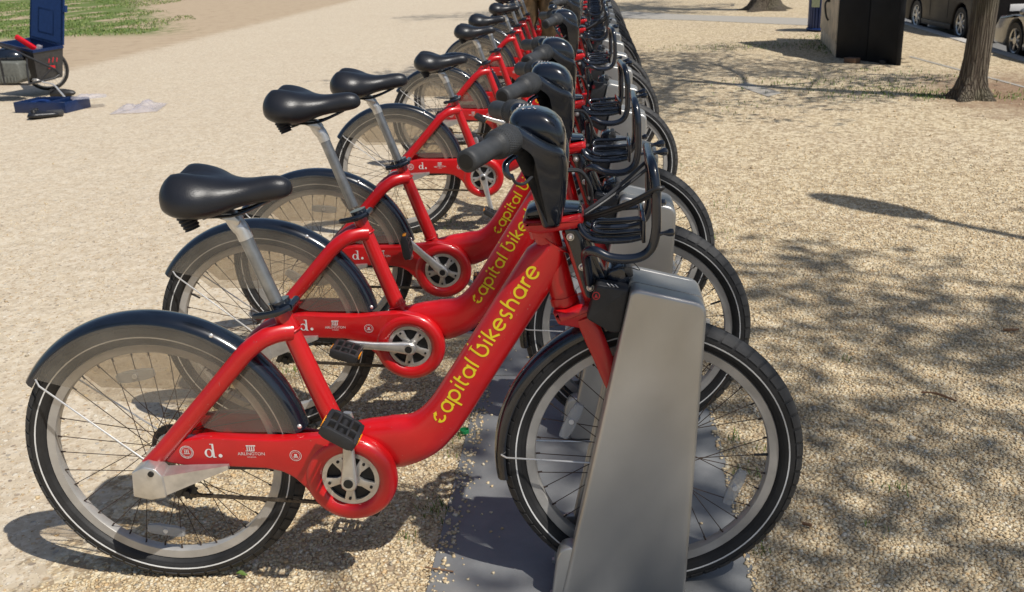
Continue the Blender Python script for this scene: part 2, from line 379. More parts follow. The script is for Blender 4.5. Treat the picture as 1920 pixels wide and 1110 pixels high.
# ------------------------------------------------------------------ stroke lettering
def arc(cx, cy, r, a0, a1, n=14): return [(cx+r*math.cos(math.radians(a0+(a1-a0)*i/n)), cy+r*math.sin(math.radians(a0+(a1-a0)*i/n))) for i in range(n+1)]
def seg(*p, n=5):
    out = []
    for a, b in zip(p, p[1:]):
        out += [(a[0]+(b[0]-a[0])*i/n, a[1]+(b[1]-a[1])*i/n) for i in range(n)]
    return out+[p[-1]]
SW = .17
GL = {
 'c': (1.12, [arc(.5, .5, .42, 75, 175), arc(.5, .5, .42, 200, 330)], [[(.30, .16), (.02, .36), (.40, .44)], [(.34, 1.06), (.72, .98), (.42, .72)]]),
 'a': (1.16, [arc(.5, .5, .42, 0, 360, 22), seg((.92, .95), (.92, .08))], []),
 'p': (1.16, [arc(.5, .5, .42, 0, 360, 22), seg((.08, .92), (.08, -.42))], []),
 'i': (.42, [seg((.14, .92), (.14, .08)), seg((.14, 1.18), (.14, 1.36), n=1)], []),
 't': (.72, [seg((.16, 1.3), (.16, .35))+arc(.42, .34, .26, 180, 270, 6), seg((.16, .90), (.56, .90))], []),
 'l': (.42, [seg((.14, 1.38), (.14, .08), n=8)], []),
 'b': (1.18, [seg((.10, 1.45), (.10, .5), n=8)+arc(.52, .5, .42, 180, 405, 20)], [[(-.16, 1.36), (.10, 1.78), (.36, 1.36)], [(.40, .96), (.72, 1.16), (.98, .72)]]),
 'k': (.95, [seg((.12, 1.38), (.12, .08), n=8), seg((.72, .92), (.22, .48), (.78, .08))], []),
 'e': (1.12, [seg((.12, .52), (.92, .52))+arc(.5, .5, .42, 5, 315, 20)], []),
 's': (.82, [arc(.36, .70, .24, 50, 270, 10)+arc(.36, .24, .20, 90, -130, 10)], []),
 'h': (1.08, [seg((.12, 1.38), (.12, .08), n=8), arc(.46, .54, .34, 180, 0, 12)+seg((.80, .5), (.80, .08), n=3)], []),
 'r': (.66, [seg((.12, .92), (.12, .08)), arc(.46, .54, .34, 180, 75, 8)], []),
 ' ': (.52, [], [])}
def text_ribbon(mb, text, fn, unit, sw=SW):
    x = 0
    for ch in text:
        adv, strokes, tris = GL[ch]
        for s_ in strokes:
            L, Rr = [], []
            for i, p in enumerate(s_):
                a = Vector(s_[max(i-1, 0)]); b = Vector(s_[min(i+1, len(s_)-1)])
                if abs(s_[0][0]-s_[-1][0]) < 1e-6 and abs(s_[0][1]-s_[-1][1]) < 1e-6 and len(s_) > 8 and i in (0, len(s_)-1): a, b = Vector(s_[-2]), Vector(s_[1])
                d = (b-a).normalized(); nn = Vector((-d.y, d.x))*sw/2; q = Vector(p)
                L.append(q+nn); Rr.append(q-nn)
            n = len(s_); vs = [fn((x+q.x)*unit, q.y*unit) for q in L]+[fn((x+q.x)*unit, q.y*unit) for q in Rr]
            mb.add(vs, [(i, i+1, n+i+1, n+i) for i in range(n-1)])
        for tr_ in tris: mb.add([fn((x+px)*unit, py*unit) for px, py in tr_], [(0, 1, 2)])
        x += adv
    return x*unit
def font_obj(name, body, mat, parent, size, mtx, bold=0):
    cu = bpy.data.curves.new(name, 'FONT'); cu.body = body; cu.size = size; cu.align_x = 'CENTER'; cu.resolution_u = 3; cu.offset = bold
    to = bpy.data.objects.new(name, cu); COL.objects.link(to)
    me = bpy.data.meshes.new_from_object(to.evaluated_get(bpy.context.evaluated_depsgraph_get()))
    bpy.data.objects.remove(to); me.transform(mtx); me.materials.clear(); me.materials.append(M[mat])
    o = bpy.data.objects.new(name, me); COL.objects.link(o); o.parent = parent; return o

# ================================================================== BICYCLE
WC = (0., .338); FC = (1.140, .338); BB = (.455, .303); SP = .7816
def make_wheel(name, c, parent, rots):
    rim = MB()
    lathe(rim, [(.262, -.009), (.264, -.013), (.283, -.0145), (.286, -.010), (.286, .010), (.283, .0145), (.264, .013), (.262, .009)], seg=80)
    w_ = obj(name, rim, 'rim_alloy', parent, loc=(c[0], 0, c[1]))
    # tyre
    pr = []
    for i in range(20):
        a = 2*PI*i/20; pr.append((.3095+.0280*math.cos(a)*(1.02 if math.cos(a) > 0 else 1), .0265*math.sin(a)*(1.0)))
    ty = MB(); lathe(ty, pr, seg=96)
    for yy in (-1, 1):  # raised side bead
        lathe(ty, [(.2885, yy*.0175), (.2905, yy*.0212), (.2935, yy*.0225), (.2915, yy*.0185)], seg=80)
    obj('tyre', ty, 'tyre_rubber', w_, 40)
    td = MB(); n = 58
    for i in range(n):
        for s in (-1, 1):
            a0 = 2*PI*(i+(.5 if s > 0 else 0))/n; a1 = a0+2*PI/n*.82
            rings = []
            for j in range(4):
                a = a0+(a1-a0)*j/3; ring = []
                for ph in (4, 24, 46, 68):
                    p = math.radians(ph); sk = .035*math.sin(p)*(1 if j in (0, 3) else 1)
                    aa = a+sk; r = .3095+.0302*math.cos(p); ring.append((r*math.cos(aa), s*.0292*math.sin(p), r*math.sin(aa)))
                for ph in (68, 4):
                    p = math.radians(ph); aa = a+.035*math.sin(p); r = .3095+.026*math.cos(p); ring.append((r*math.cos(aa), s*.024*math.sin(p), r*math.sin(aa)))
                rings.append(ring)
            loft(td, rings)
    obj('tread', td, 'tread_rubber', w_, 30)
    st = MB()
    for s in (-1, 1):
        lathe(st, [(.3040, s*.0262), (.3070, s*.0267), (.3070, s*.0274), (.3040, s*.0269)], seg=96)
    obj('reflective_stripe', st, 'reflect_stripe', w_)
    hb = MB(); lathe(hb, [(.001, -.055), (.012, -.055), (.014, -.034), (.036, -.032), (.036, -.028), (.022, -.022), (.018, 0), (.022, .022), (.036, .028), (.036, .032), (.014, .034), (.012, .055), (.001, .055)], seg=24)
    obj('hub', hb, 'alloy', w_)
    sp = MB()
    for i in range(36):
        a = 2*PI*i/36; s = -1 if i % 2 else 1; d = (1 if (i//2) % 2 else -1)*1.15
        p0 = (.034*math.cos(a+d), s*.029, .034*math.sin(a+d)); p1 = (.264*math.cos(a), s*.003, .264*math.sin(a))
        cyl(sp, p0, p1, .00105, 5)
        q = (.252*math.cos(a), s*.004, .252*math.sin(a)); cyl(sp, q, p1, .0021, 6)
    obj('spokes', sp, 'spoke_steel', w_)
    for (px, pz, sy) in rots:
        a = math.atan2(pz, px); r = math.hypot(px, pz); R = Matrix.Rotation(-a, 3, 'Y')
        rf = MB(); poly = rpoly([(-.0135, -.022), (-.010, -.046), (.010, -.046), (.0135, -.022), (.0135, .022), (.010, .046), (-.010, .046), (-.0135, .022)], .004, 3)
        t2 = MB(); prism(t2, poly, -.006, .006, .002, 2)
        rf.add([R @ Vector((p[0]+r, p[1]+sy*.010, p[2])) for p in t2.v], t2.f)
        ro = obj('reflector', rf, 'reflector_clear', w_)
        nb = MB(); cyl(nb, R @ Vector((r, sy*.004, 0)), R @ Vector((r, sy*.018-.0, 0)), .006, 12); obj('spoke_clip', nb, 'reflect_stripe', w_)
    vv = MB(); cyl(vv, (.262, 0, .0), (.232, 0, .0), .003, 8); obj('valve', vv, 'black_plastic', w_)
    w_.rotation_euler = (0, 0, 0); return w_
def arcshell(c, prof, a0, a1, seg=48):
    mb = MB(); lathe(mb, prof, c, seg, math.radians(a0), math.radians(a1), True); return mb
FENP = [(-.036, .341), (-.036, .350), (-.030, .360), (-.016, .3665), (0, .3685), (.016, .3665), (.030, .360), (.036, .350), (.036, .341),
        (.0335, .341), (.0335, .349), (.028, .3575), (.015, .3635), (0, .3655), (-.015, .3635), (-.028, .3575), (-.0335, .349), (-.0335, .341)]

def make_bike():
    b = thing('bicycle', '', 'bicycle')
    # ---- wheels and fenders
    make_wheel('rear_wheel', WC, b, [(-.036, .205, -1), (-.028, -.206, -1)])
    make_wheel('front_wheel', FC, b, [(-.178, .090, -1), (.190, -.078, -1)])
    rf = obj('rear_fender', arcshell(WC, [(r-.0085, y) for y, r in FENP], 12, 146), 'black_gloss', b)
    for a in (62, 14):
        bt = MB(); ca, sa = math.cos(math.radians(a)), math.sin(math.radians(a)); ellipsoid(bt, (.351*ca, -.030, .338+.351*sa), (.006, .004, .006), 10, 6)
        obj('bolt', bt, 'bright_wire', rf)
    ff = obj('front_fender', arcshell(FC, [(r-.012, y*.82) for y, r in FENP], 84, 189), 'black_gloss', b)
    for s, nm in ((-1, 0), (1, 1)):
        g = [(.340*math.cos(math.radians(a)), .338+.340*math.sin(math.radians(a))) for a in range(12, 146, 5)]
        g += [(-.185, .525), (-.150, .492), (.070, .486), (.095, .478), (.118, .425), (.150, .414), (.30, .412)]
        mb = MB(); prism(mb, rpoly(g[:], 0), s*.0365-.0008, s*.0365+.0008); obj('skirt_guard', mb, 'clear_guard', b, 60)
        mb = MB(); tube(mb, [(-.262, s*.036, .545), (-.248, s*.05, .535), (-.02, s*.062, .350)], .0022, 8); obj('fender_stay', mb, 'bright_wire', b)
        mb = MB(); tube(mb, [(.802, s*.030, .352), (.815, s*.042, .351), (1.13, s*.055, .338)], .0021, 8); obj('front_stay', mb, 'bright_wire', b)
    # ---- main tube: flattened oval along a curved spine
    ctrl = [(.385, .352), (.44, .362), (.50, .366), (.56, .371), (.612, .386), (.652, .416), (.688, .460), (.741, .542), (.80, .634), (.862, .730), (.912, .807), (.938, .845)]
    wid = [.036, .050, .060, .064, .056, .050, .047, .046, .046, .046, .045, .018]
    sp_ = catmull([(x, 0, z) for x, z in ctrl], 6); n = len(sp_)
    Wd = [wid[min(int(i/6), 10)]*(1-(i % 6)/6)+wid[min(int(i/6)+1, 11)]*((i % 6)/6) for i in range(n)]
    T = [(sp_[min(i+1, n-1)]-sp_[max(i-1, 0)]).normalized() for i in range(n)]; HT, EX = .033, 2.6
    S = [0.]
    for i in range(1, n): S.append(S[-1]+(sp_[i]-sp_[i-1]).length)
    rings = []
    for i in range(n):
        U = Vector((-T[i].z, 0, T[i].x)); ring = []
        for k in range(32):
            a = 2*PI*k/32; ca, sa = math.cos(a), math.sin(a)
            uu = Wd[i]*math.copysign(abs(ca)**(2/EX), ca); vv = HT*math.copysign(abs(sa)**(2/EX), sa)
            ring.append(sp_[i]+U*uu+Vector((0, vv, 0)))
        rings.append(ring)
    mb = MB(); loft(mb, rings)
    fr = obj('main_tube', mb, 'red_paint', b, 60)
    def on_tube(side):
        def fn(s, u):
            s = min(max(s, 0), S[-1]-1e-4); i = max(j for j in range(n) if S[j] <= s); i = min(i, n-2); f = (s-S[i])/(S[i+1]-S[i])
            p = sp_[i].lerp(sp_[i+1], f); tt = T[i].lerp(T[i+1], f).normalized(); U = Vector((-tt.z, 0, tt.x)); wd = Wd[i]*(1-f)+Wd[i+1]*f
            q = min(abs(u)/wd, .98); v = HT*(1-q**EX)**(1/EX)+.0007
            return p+U*u+Vector((0, side*v, 0))
        return fn
    # text: starts near (.654,.419), ends near (.906,.796)
    s0 = min(range(n), key=lambda i: (sp_[i]-Vector((.672, 0, .436))).length); s1 = min(range(n), key=lambda i: (sp_[i]-Vector((.905, 0, .797))).length)
    s0 = S[s0]-.004; L = S[s1]-s0
    tot = sum(GL[c_][0] for c_ in 'capital bikeshare'); unit = L/tot
    f_ = on_tube(-1); mb = MB(); text_ribbon(mb, 'capital bikeshare', lambda x, y: f_(s0+x, y-.004), unit); obj('lettering', mb, 'yellow_print', fr)
    g_ = on_tube(1); mb = MB(); text_ribbon(mb, 'capital bikeshare', lambda x, y: g_(s0+L-x, y-.004), unit); obj('lettering', mb, 'yellow_print', fr)
    # ---- seat tube
    for (p_, d_, r_) in (((.3385, 0, .648), (.027, 0, -.081), .0235), ((.414, 0, .418), (.020, 0, -.057), .0262)):
        mb = MB(); R_ = Vector(d_).to_track_quat('Z', 'Y').to_matrix(); tube(mb, [Vector(p_)+R_ @ Vector((r_*math.cos(2*PI*i/28), r_*math.sin(2*PI*i/28), .0008*math.sin(i*3.1))) for i in range(28)], .0026, 8, True); obj('weld_bead', mb, 'red_paint', b)
    mb = MB(); tube(mb, [(.318, 0, .706), (.345, 0, .625), (.375, 0, .535), (.405, 0, .447), (.425, 0, .390)], [.0205, .0215, .0225, .0235, .025], 20); obj('seat_tube', mb, 'red_paint', b)
    # ---- seat stays (two arms round the wheel)
    for s in (-1, 1):
        pts = catmull([(.343, s*.008, .648), (.315, s*.022, .650), (.285, s*.036, .642), (.250, s*.044, .618), (.215, s*.048, .582), (.16, s*.052, .522), (.09, s*.056, .447), (.02, s*.060, .372), (-.015, s*.061, .338)], 4)
        mb = MB(); tube(mb, pts, [.0215]*8+[.0205]*(len(pts)-8), 16, flat=((0, 1, 0), .85)); obj('seat_stay', mb, 'red_paint', b)
    # ---- chain case, drive side
    cc = [(.028, .345), (.010, .362), (.045, .392), (.075, .404), (.134, .411), (.21, .407), (.30, .405), (.39, .412), (.44, .416)]
    for a in (90, 120, 150, 180, 200): cc.append((BB[0]+.088*math.cos(math.radians(a)), BB[1]+.088*math.sin(math.radians(a))))
    cc = cc[:9]+[(.50, .400)]+[(BB[0]+.080*math.cos(math.radians(a)), BB[1]+.080*math.sin(math.radians(a))) for a in (70, 90, 110, 130, 150, 170, 190, 210)]
    cc += [(.362, .262), (.345, .285), (.325, .307), (.300, .322), (.262, .331), (.17, .335), (.09, .334)]
    mb = MB(); prism(mb, rpoly(cc, .006, 2), -.062, -.030, .005, 3); ch = obj('chain_case', mb, 'red_paint', b, 50)
    mb = MB(); lathe(mb, [(.067, -.030), (.067, -.058), (.072, -.064), (.082, -.067), (.092, -.067), (.101, -.063), (.1065, -.054), (.1075, -.042), (.105, -.032)], BB, 72)
    obj('chainring_guard', mb, 'red_paint', b, 50)
    # far side stay
    mb = MB(); tube(mb, catmull([(.40, .030, .362), (.30, .045, .366), (.15, .052, .366), (0, .060, .345)], 5), .017, 14, flat=((0, 1, 0), .7)); obj('chain_stay', mb, 'red_paint', b)
    mb = MB(); prism(mb, rpoly([(.02, .352), (-.01, .37), (.03, .41), (.14, .425), (.28, .42), (.28, .37)], .01, 2), .030, .060, .005, 2); obj('side_cover', mb, 'red_paint', b, 50)
    # decals
    yd = -.0629; R90 = Matrix.Rotation(PI/2, 4, 'X')
    def at(x, z): return Matrix.Translation((x, yd, z)) @ R90
    mb = MB()
    for r0, r1 in ((.0150, .0165), (.0112, .0120)):
        mb.add([(.080+r_*math.cos(2*PI*i/28), yd, .374+r_*math.sin(2*PI*i/28)) for i in range(28) for r_ in (r0, r1)], [(2*i, 2*i+1, (2*i+3) % 56, (2*i+2) % 56) for i in range(28)])
    for i in range(26):
        a = 2*PI*i/26; mb.add([(.080+r_*math.cos(a+da), yd, .374+r_*math.sin(a+da)) for r_, da in ((.0125, 0), (.0145, 0), (.0145, .12), (.0125, .12))], [(0, 1, 2, 3)])
    for (u, v, ww, hh) in ((-.007, -.005, .014, .002), (-.005, -.002, .002, .006), (-.001, -.002, .002, .008), (.003, -.002, .002, .006), (-.006, .005, .012, .0015)):
        mb.add([(.080+u, yd, .374+v), (.080+u+ww, yd, .374+v), (.080+u+ww, yd, .374+v+hh), (.080+u, yd, .374+v+hh)], [(0, 1, 2, 3)])
    obj('seal_decal', mb, 'worn_print', ch)
    mb = MB(); mb.add([(p[0]+.225, p[1], p[2]-.004) for p in mb.v] or [(0, 0, 0)], []); mb = MB()
    for r0, r1 in ((.0125, .0138), (.0092, .0100)):
        mb.add([(.335+r_*math.cos(2*PI*i/28), yd, .366+r_*math.sin(2*PI*i/28)) for i in range(28) for r_ in (r0, r1)], [(2*i, 2*i+1, (2*i+3) % 56, (2*i+2) % 56) for i in range(28)])
    for (u, v, ww, hh) in ((-.005, -.005, .010, .003), (-.003, -.001, .006, .005)):
        mb.add([(.335+u, yd, .366+v), (.335+u+ww, yd, .366+v), (.335+u+ww, yd, .366+v+hh), (.335+u, yd, .366+v+hh)], [(0, 1, 2, 3)])
    obj('seal_decal', mb, 'worn_print', ch)
    mb = MB()   # "d."
    for i in range(24):
        a0, a1 = 2*PI*i/24, 2*PI*(i+1)/24
        mb.add([(.1330+rx*math.cos(a), yd, .3715+rz*math.sin(a)) for rx, rz, a in ((.0055, .0092, a0), (.0105, .0112, a0), (.0105, .0112, a1), (.0055, .0092, a1))], [(0, 1, 2, 3)])
    mb.add([(.1410, yd-.0001, .3600), (.1455, yd-.0001, .3600), (.1455, yd-.0001, .3955), (.1410, yd-.0001, .3955)], [(0, 1, 2, 3)])
    mb.add([(.1365, yd, .3935), (.1410, yd, .3935), (.1410, yd, .3955), (.1365, yd, .3955)], [(0, 1, 2, 3)]); mb.add([(.1455, yd, .3600), (.1490, yd, .3600), (.1490, yd, .3618), (.1455, yd, .3618)], [(0, 1, 2, 3)])
    mb.add([(.1590+.0046*math.cos(2*PI*i/16), yd, .3650+.0046*math.sin(2*PI*i/16)) for i in range(16)], [tuple(range(16))])
    obj('letter_decal', mb, 'white_print', ch)
    font_obj('name_decal', 'ARLINGTON', 'worn_print', ch, .0112, at(.232, .3665)); font_obj('name_decal', 'VIRGINIA', 'worn_print', ch, .0052, at(.232, .3600))
    mb = MB()
    for i in range(4): box(mb, (.224+i*.0052, yd, .3835), (.0024, .0006, .010))
    box(mb, (.2325, yd, .3905), (.022, .0007, .0028)); box(mb, (.230, yd, .3775), (.020, .0007, .0016)); obj('emblem_decal', mb, 'worn_print', ch)
    # ---- silver hub cover and arm
    mb = MB(); prism(mb, rpoly([(-.040, .285), (-.034, .348), (-.006, .362), (.022, .356), (.036, .338), (.038, .283), (.0, .276)], .004, 2), -.112, -.064, .003, 2)
    mb2 = MB(); hexa(mb2, [(.030, -.108, .284), (.176, -.072, .334), (.176, -.060, .334), (.030, -.064, .284)], [(.030, -.108, .335), (.176, -.072, .344), (.176, -.060, .344), (.030, -.064, .340)])
    hc = obj('hub_cover', mb, 'alloy', b, 45); obj('torque_arm', mb2, 'alloy', hc)
    mb = MB(); cyl(mb, (.012, -.112, .345), (.012, -.1155, .345), .007, 12); obj('bolt', mb, 'dark_hole', hc)
    mb = MB(); prism(mb, rpoly([(.15, .322), (.33, .322), (.33, .331), (.15, .333)], 0), -.050, -.035); obj('chain_guard_lip', mb, 'black_plastic', b)
    mb = MB(); lathe(mb, [(.052, .040), (.052, .046), (.001, .046), (.001, .040)], WC, 28); obj('brake_disc', mb, 'black_plastic', b)
    # ---- chain and tensioner
    mb = MB()
    def links(p, q):
        d = Vector(q)-Vector(p); k = int(d.length/.0127); R = Matrix.Rotation(-math.atan2(d.z, d.x), 3, 'Y')
        for i in range(k):
            c_ = Vector(p)+d*((i+.5)/k); box(mb, c_, (.0135, .0012 if i % 2 else .0012, .0075), 0, R)
            for yy in (-.003, .003): box(mb, c_+Vector((0, yy*(1 if i % 2 else .6), 0)), (.0125, .001, .0082), 0, R)
            cyl(mb, c_+Vector((.006, -.0042, 0)), c_+Vector((.006, .0042, 0)), .0032, 6)
    links((.064, -.046, .252), (.385, -.046, .234)); links((.05, -.046, .272), (.02, -.046, .312)); obj('chain', mb, 'chain_steel', b)
    mb = MB()
    tp = []
    for i in range(22): a = 2*PI*i/22; r = .024 if i % 2 else .019; tp.append((.062+r*math.cos(a), .262+r*math.sin(a)))
    prism(mb, tp, -.048, -.044); box(mb, (.048, -.052, .275), (.014, .006, .055), .002, Matrix.Rotation(.5, 3, 'Y')); cyl(mb, (.062, -.06, .262), (.062, -.04, .262), .007, 12)
    obj('chain_tensioner', mb, 'black_plastic', b)
    # ---- chainring
    mb = MB(); lathe(mb, [(.056, -.050), (.056, -.056), (.0665, -.056), (.0665, -.050)], BB, 48)
    for i in range(5):
        a = math.radians(90+72*i+30); R = Matrix.Rotation(-a, 3, 'Y')
        t2 = MB(); prism(t2, [(.008, -.014), (.030, -.009), (.058, -.014), (.058, .014), (.030, .009), (.008, .014)], -.057, -.049, .002, 2)
        mb.add([R @ Vector(p)+Vector((BB[0], 0, BB[1])) for p in t2.v], t2.f)
    cr = obj('chainring', mb, 'alloy', b)
    mb = MB()
    for i in range(5):
        a = math.radians(90+72*i+30); x_, z_ = BB[0]+.051*math.cos(a), BB[1]+.051*math.sin(a); cyl(mb, (x_, -.0595, z_), (x_, -.057, z_), .0035, 10)
    obj('bolt', mb, 'dark_hole', cr)
    mb = MB(); lathe(mb, [(.001, -.047), (.066, -.047), (.066, -.040), (.001, -.040)], BB, 40); obj('inner_disc', mb, 'dark_hole', b)
    mb = MB(); cyl(mb, (BB[0], -.08, BB[1]), (BB[0], .08, BB[1]), .016, 20); obj('axle', mb, 'alloy', b)
    # ---- cranks, pointing up (+z) in local space, origin on the axle
    for s in (-1, 1):
        mb = MB(); rr = []
        for z_, ww, y_, th in ((-.022, .008, .070, .006), (-.016, .017, .070, .008), (0, .0205, .070, .0095), (.022, .0185, .070, .0095), (.05, .0150, .074, .008), (.11, .0120, .085, .007), (.160, .0125, .092, .007), (.176, .0135, .093, .007), (.188, .0095, .093, .006)):
            ring = []
            for k in range(16):
                a = 2*PI*k/16; ca, sa = math.cos(a), math.sin(a)
                ring.append((ww*math.copysign(abs(ca)**.7, ca), s*(y_)+th*math.copysign(abs(sa)**.7, sa), z_))
            rr.append(ring)
        loft(mb, rr); ck = obj('crank', mb, 'alloy', b, 50, loc=(BB[0], 0, BB[1]))
        mb = MB(); cyl(mb, (0, s*.078, 0), (0, s*.0815, 0), .011, 18); cap_ = obj('crank_bolt', mb, 'dark_hole', ck)
        mb = MB(); pz = .174; cyl(mb, (0, s*.094, pz), (0, s*.19, pz), .008, 12)
        # pedal body: frame with end plates, cut-outs and treads
        fp = rpoly([(-.038, -.010), (-.028, -.014), (.028, -.014), (.038, -.010), (.038, .010), (.028, .014), (-.028, .014), (-.038, .010)], .006, 3)
        for yy, dd in ((.108, .010), (.150, .008), (.186, .012)):
            t2 = MB(); prism(t2, fp, s*yy-dd/2, s*yy+dd/2, .003, 2); mb.add([Vector(p)+Vector((0, 0, pz)) for p in t2.v], t2.f)
        for xx in (-.036, .036):
            box(mb, (xx, s*.147, pz), (.010, .088, .022), .003)
            for k in range(6): box(mb, (xx*1.12, s*(.116+.012*k), pz), (.004, .006, .018), .001)
        for xx in (-.014, .014): box(mb, (xx, s*.147, pz), (.006, .080, .029), .002)
        pe = obj('pedal', mb, 'black_plastic', ck)
        for xx in (.0425, -.0425):
            mb = MB(); box(mb, (xx, s*.150, pz), (.004, .034, .012), .001); obj('pedal_reflector', mb, 'orange_reflector', ck)
    # ---- saddle and post
    mb = MB(); tube(mb, [(.330, 0, .665), (.262, 0, .868)], .0150, 18); post = obj('seat_post', mb, 'post_metal', b)
    mb = MB(); tube(mb, catmull([(.264, 0, .862), (.257, 0, .882), (.246, 0, .898), (.238, 0, .915)], 4), [.0165]*5+[.0175]*8, 16); prism(mb, rpoly([(.175, .925), (.245, .925), (.262, .905), (.255, .893), (.235, .905)], .006, 2), -.018, .018, .004, 2)
    obj('post_head', mb, 'alloy', post)
    mb = MB(); cyl(mb, (.326, 0, .695), (.318, 0, .720), .0245, 22); cyl(mb, (.322, -.035, .706), (.322, .035, .706), .006, 12); cyl(mb, (.350, -.028, .712), (.350, .028, .712), .0085, 12); box(mb, (.338, 0, .710), (.03, .03, .018), .004)
    cl = obj('seat_clamp', mb, 'black_gloss', b)
    mb = MB(); tube(mb, catmull([(.352, -.030, .714), (.330, -.040, .706), (.300, -.040, .699), (.270, -.036, .694)], 4), [.007]*5+[.0085]*7+[.006], 10, flat=((0, 1, 0), .5)); obj('lever', mb, 'black_gloss', cl)
    SADX = [(.104, .022, .975, .960), (.108, .050, .986, .948), (.116, .074, .997, .938), (.128, .092, 1.006, .929), (.150, .105, 1.014, .921), (.180, .108, 1.014, .918), (.208, .099, 1.009, .920), (.236, .077, 1.001, .927),
            (.262, .058, .996, .936), (.290, .043, .996, .942), (.320, .035, .999, .946), (.345, .030, 1.000, .950), (.362, .024, .996, .954), (.373, .015, .988, .960), (.378, .005, .978, .968)]
    SAD2 = []
    for i in range(len(SADX)-1):
        q0, q1, q2, q3 = [SADX[min(max(j, 0), len(SADX)-1)] for j in (i-1, i, i+1, i+2)]
        for u in (0, .25, .5, .75): SAD2.append(tuple(.5*(2*b1+(c1-a1)*u+(2*a1-5*b1+4*c1-d1)*u*u+(3*b1-a1-3*c1+d1)*u**3) for a1, b1, c1, d1 in zip(q0, q1, q2, q3)))
    SAD2.append(SADX[-1]); rings = []
    for (x_, hw, zt, zb) in SAD2:
        ring = []; zm = zb+(zt-zb)*.40
        for k in range(40):
            a = 2*PI*k/40; ca, sa = math.cos(a), math.sin(a)
            yy = hw*math.copysign(abs(ca)**.88, ca); zz = zm+((zt-zm) if sa > 0 else (zm-zb))*math.copysign(abs(sa)**.85, sa)
            if sa > 0:
                fr_ = max(0, min(1, (.235-x_)/.10))*max(0, min(1, (x_-.104)/.035)); zz += fr_*(.014*math.exp(-((abs(yy)-.060)/.034)**2)-.018*math.exp(-(yy/.024)**2))
                zz -= .010*(abs(yy)/.11)**2*0
            ring.append((x_, yy, zz))
        rings.append(ring)
    mb = MB(); loft(mb, rings); sad = obj('saddle', mb, 'saddle_vinyl', b, 180)
    for s in (-1, 1):
        mb = MB(); pts = []; rad = []
        for i in range(10): pts.append((.158+.0012*i, s*.050, .932-.0036*i)); rad.append(.021-.0006*i+(.0018 if i % 2 else -.0012))
        tube(mb, pts, rad, 18); obj('bumper', mb, 'black_plastic', sad)
        mb = MB(); tube(mb, catmull([(.15, s*.04, .925), (.2, s*.022, .918), (.26, s*.020, .922), (.33, s*.012, .95)], 4), .0035, 8); obj('rail', mb, 'black_gloss', sad)
    # ---- head tube, fork, crown
    mb = MB(); tube(mb, [(.912, 0, .886), (.954, 0, .705)], .0275, 24); obj('head_tube', mb, 'red_paint', b)
    mb = MB(); tube(mb, [(.9075, 0, .880), (.912, 0, .862)], [.0305, .0305], 24); obj('headset', mb, 'red_paint', b); mb = MB(); tube(mb, [(.949, 0, .726), (.953, 0, .708)], [.0305, .0305], 24); obj('headset', mb, 'red_paint', b)
    mb = MB(); prism(mb, rpoly([(.948, .875), (.985, .868), (1.034, .715), (.998, .708)], .008, 3), -.026, .026, .007, 3); obj('fork_bar', mb, 'red_paint', b)
    mb = MB(); prism(mb, rpoly([(.868, .903), (.876, .880), (.905, .874), (.986, .886), (.998, .900), (.990, .918), (.930, .906)], .006, 3), -.048, .048, .010, 3); obj('top_crown', mb, 'red_paint', b)
    mb = MB(); prism(mb, rpoly([(.872, .904), (.878, .926), (.905, .934), (.990, .926), (.994, .914), (.93, .907)], .006, 3), -.040, .040, .009, 3); obj('display_cap', mb, 'black_cowl', b)
    mb = MB(); prism(mb, rpoly([(.927, .704), (.938, .674), (1.012, .660), (1.030, .700), (1.022, .720), (.985, .716), (.955, .702)], .006, 3), -.052, .052, .010, 3); obj('fork_crown', mb, 'red_paint', b, 50)
    for s in (-1, 1):
        mb = MB(); tube(mb, catmull([(.998, s*.046, .690), (1.02, s*.050, .635), (1.055, s*.053, .545), (1.095, s*.055, .44), (1.136, s*.056, .340)], 4), [.022]*5+[.021]*4+[.018]*4+[.014]*4, 14, flat=((0, 1, 0), .55)); obj('fork_blade', mb, 'red_paint', b)
    # ---- docking key plate with bolts
    mb = MB(); prism(mb, rpoly([(.955, .884), (.990, .880), (1.040, .742), (1.032, .726), (1.000, .730)], .008, 3), -.036, -.027, .002, 2); prism(mb, rpoly([(.975, .880), (1.000, .876), (1.052, .742), (1.040, .726), (1.010, .740)], .006, 2), -.027, .030, .003, 2)
    kp = obj('key_plate', mb, 'black_gloss', b)
    for (x_, z_) in ((.968, .866), (.992, .800), (1.008, .754)):
        mb = MB(); cyl(mb, (x_, -.036, z_), (x_, -.038, z_), .0080, 16); tube(mb, [(x_, -.038, z_), (x_, -.0415, z_), (x_, -.0445, z_)], [.0062, .0058, .003], 14); obj('bolt', mb, 'bright_wire', kp)
    mb = MB(); prism(mb, rpoly([(1.03, .78), (1.075, .76), (1.075, .72), (1.04, .70), (1.02, .74)], .004, 2), -.020, .020, .003, 2); obj('lock_tongue', mb, 'black_plastic', b)
    # ---- front rack: one bent hoop, a shelf of rods, three cord knobs a side
    def side(s_):
        return [(1.006, s_*.040, .765), (1.002, s_*.062, .812), (1.000, s_*.088, .846), (1.018, s_*.108, .857), (1.048, s_*.115, .845), (1.082, s_*.118, .842), (1.112, s_*.119, .848), (1.131, s_*.119, .866), (1.139, s_*.119, .900), (1.139, s_*.119, .945), (1.138, s_*.117, .985), (1.134, s_*.104, 1.016), (1.131, s_*.078, 1.029), (1.130, s_*.04, 1.031)]
    mb = MB(); tube(mb, catmull(side(-1)+side(1)[::-1], 5), .0098, 14); rk = obj('rack_hoop', mb, 'black_tube', b)
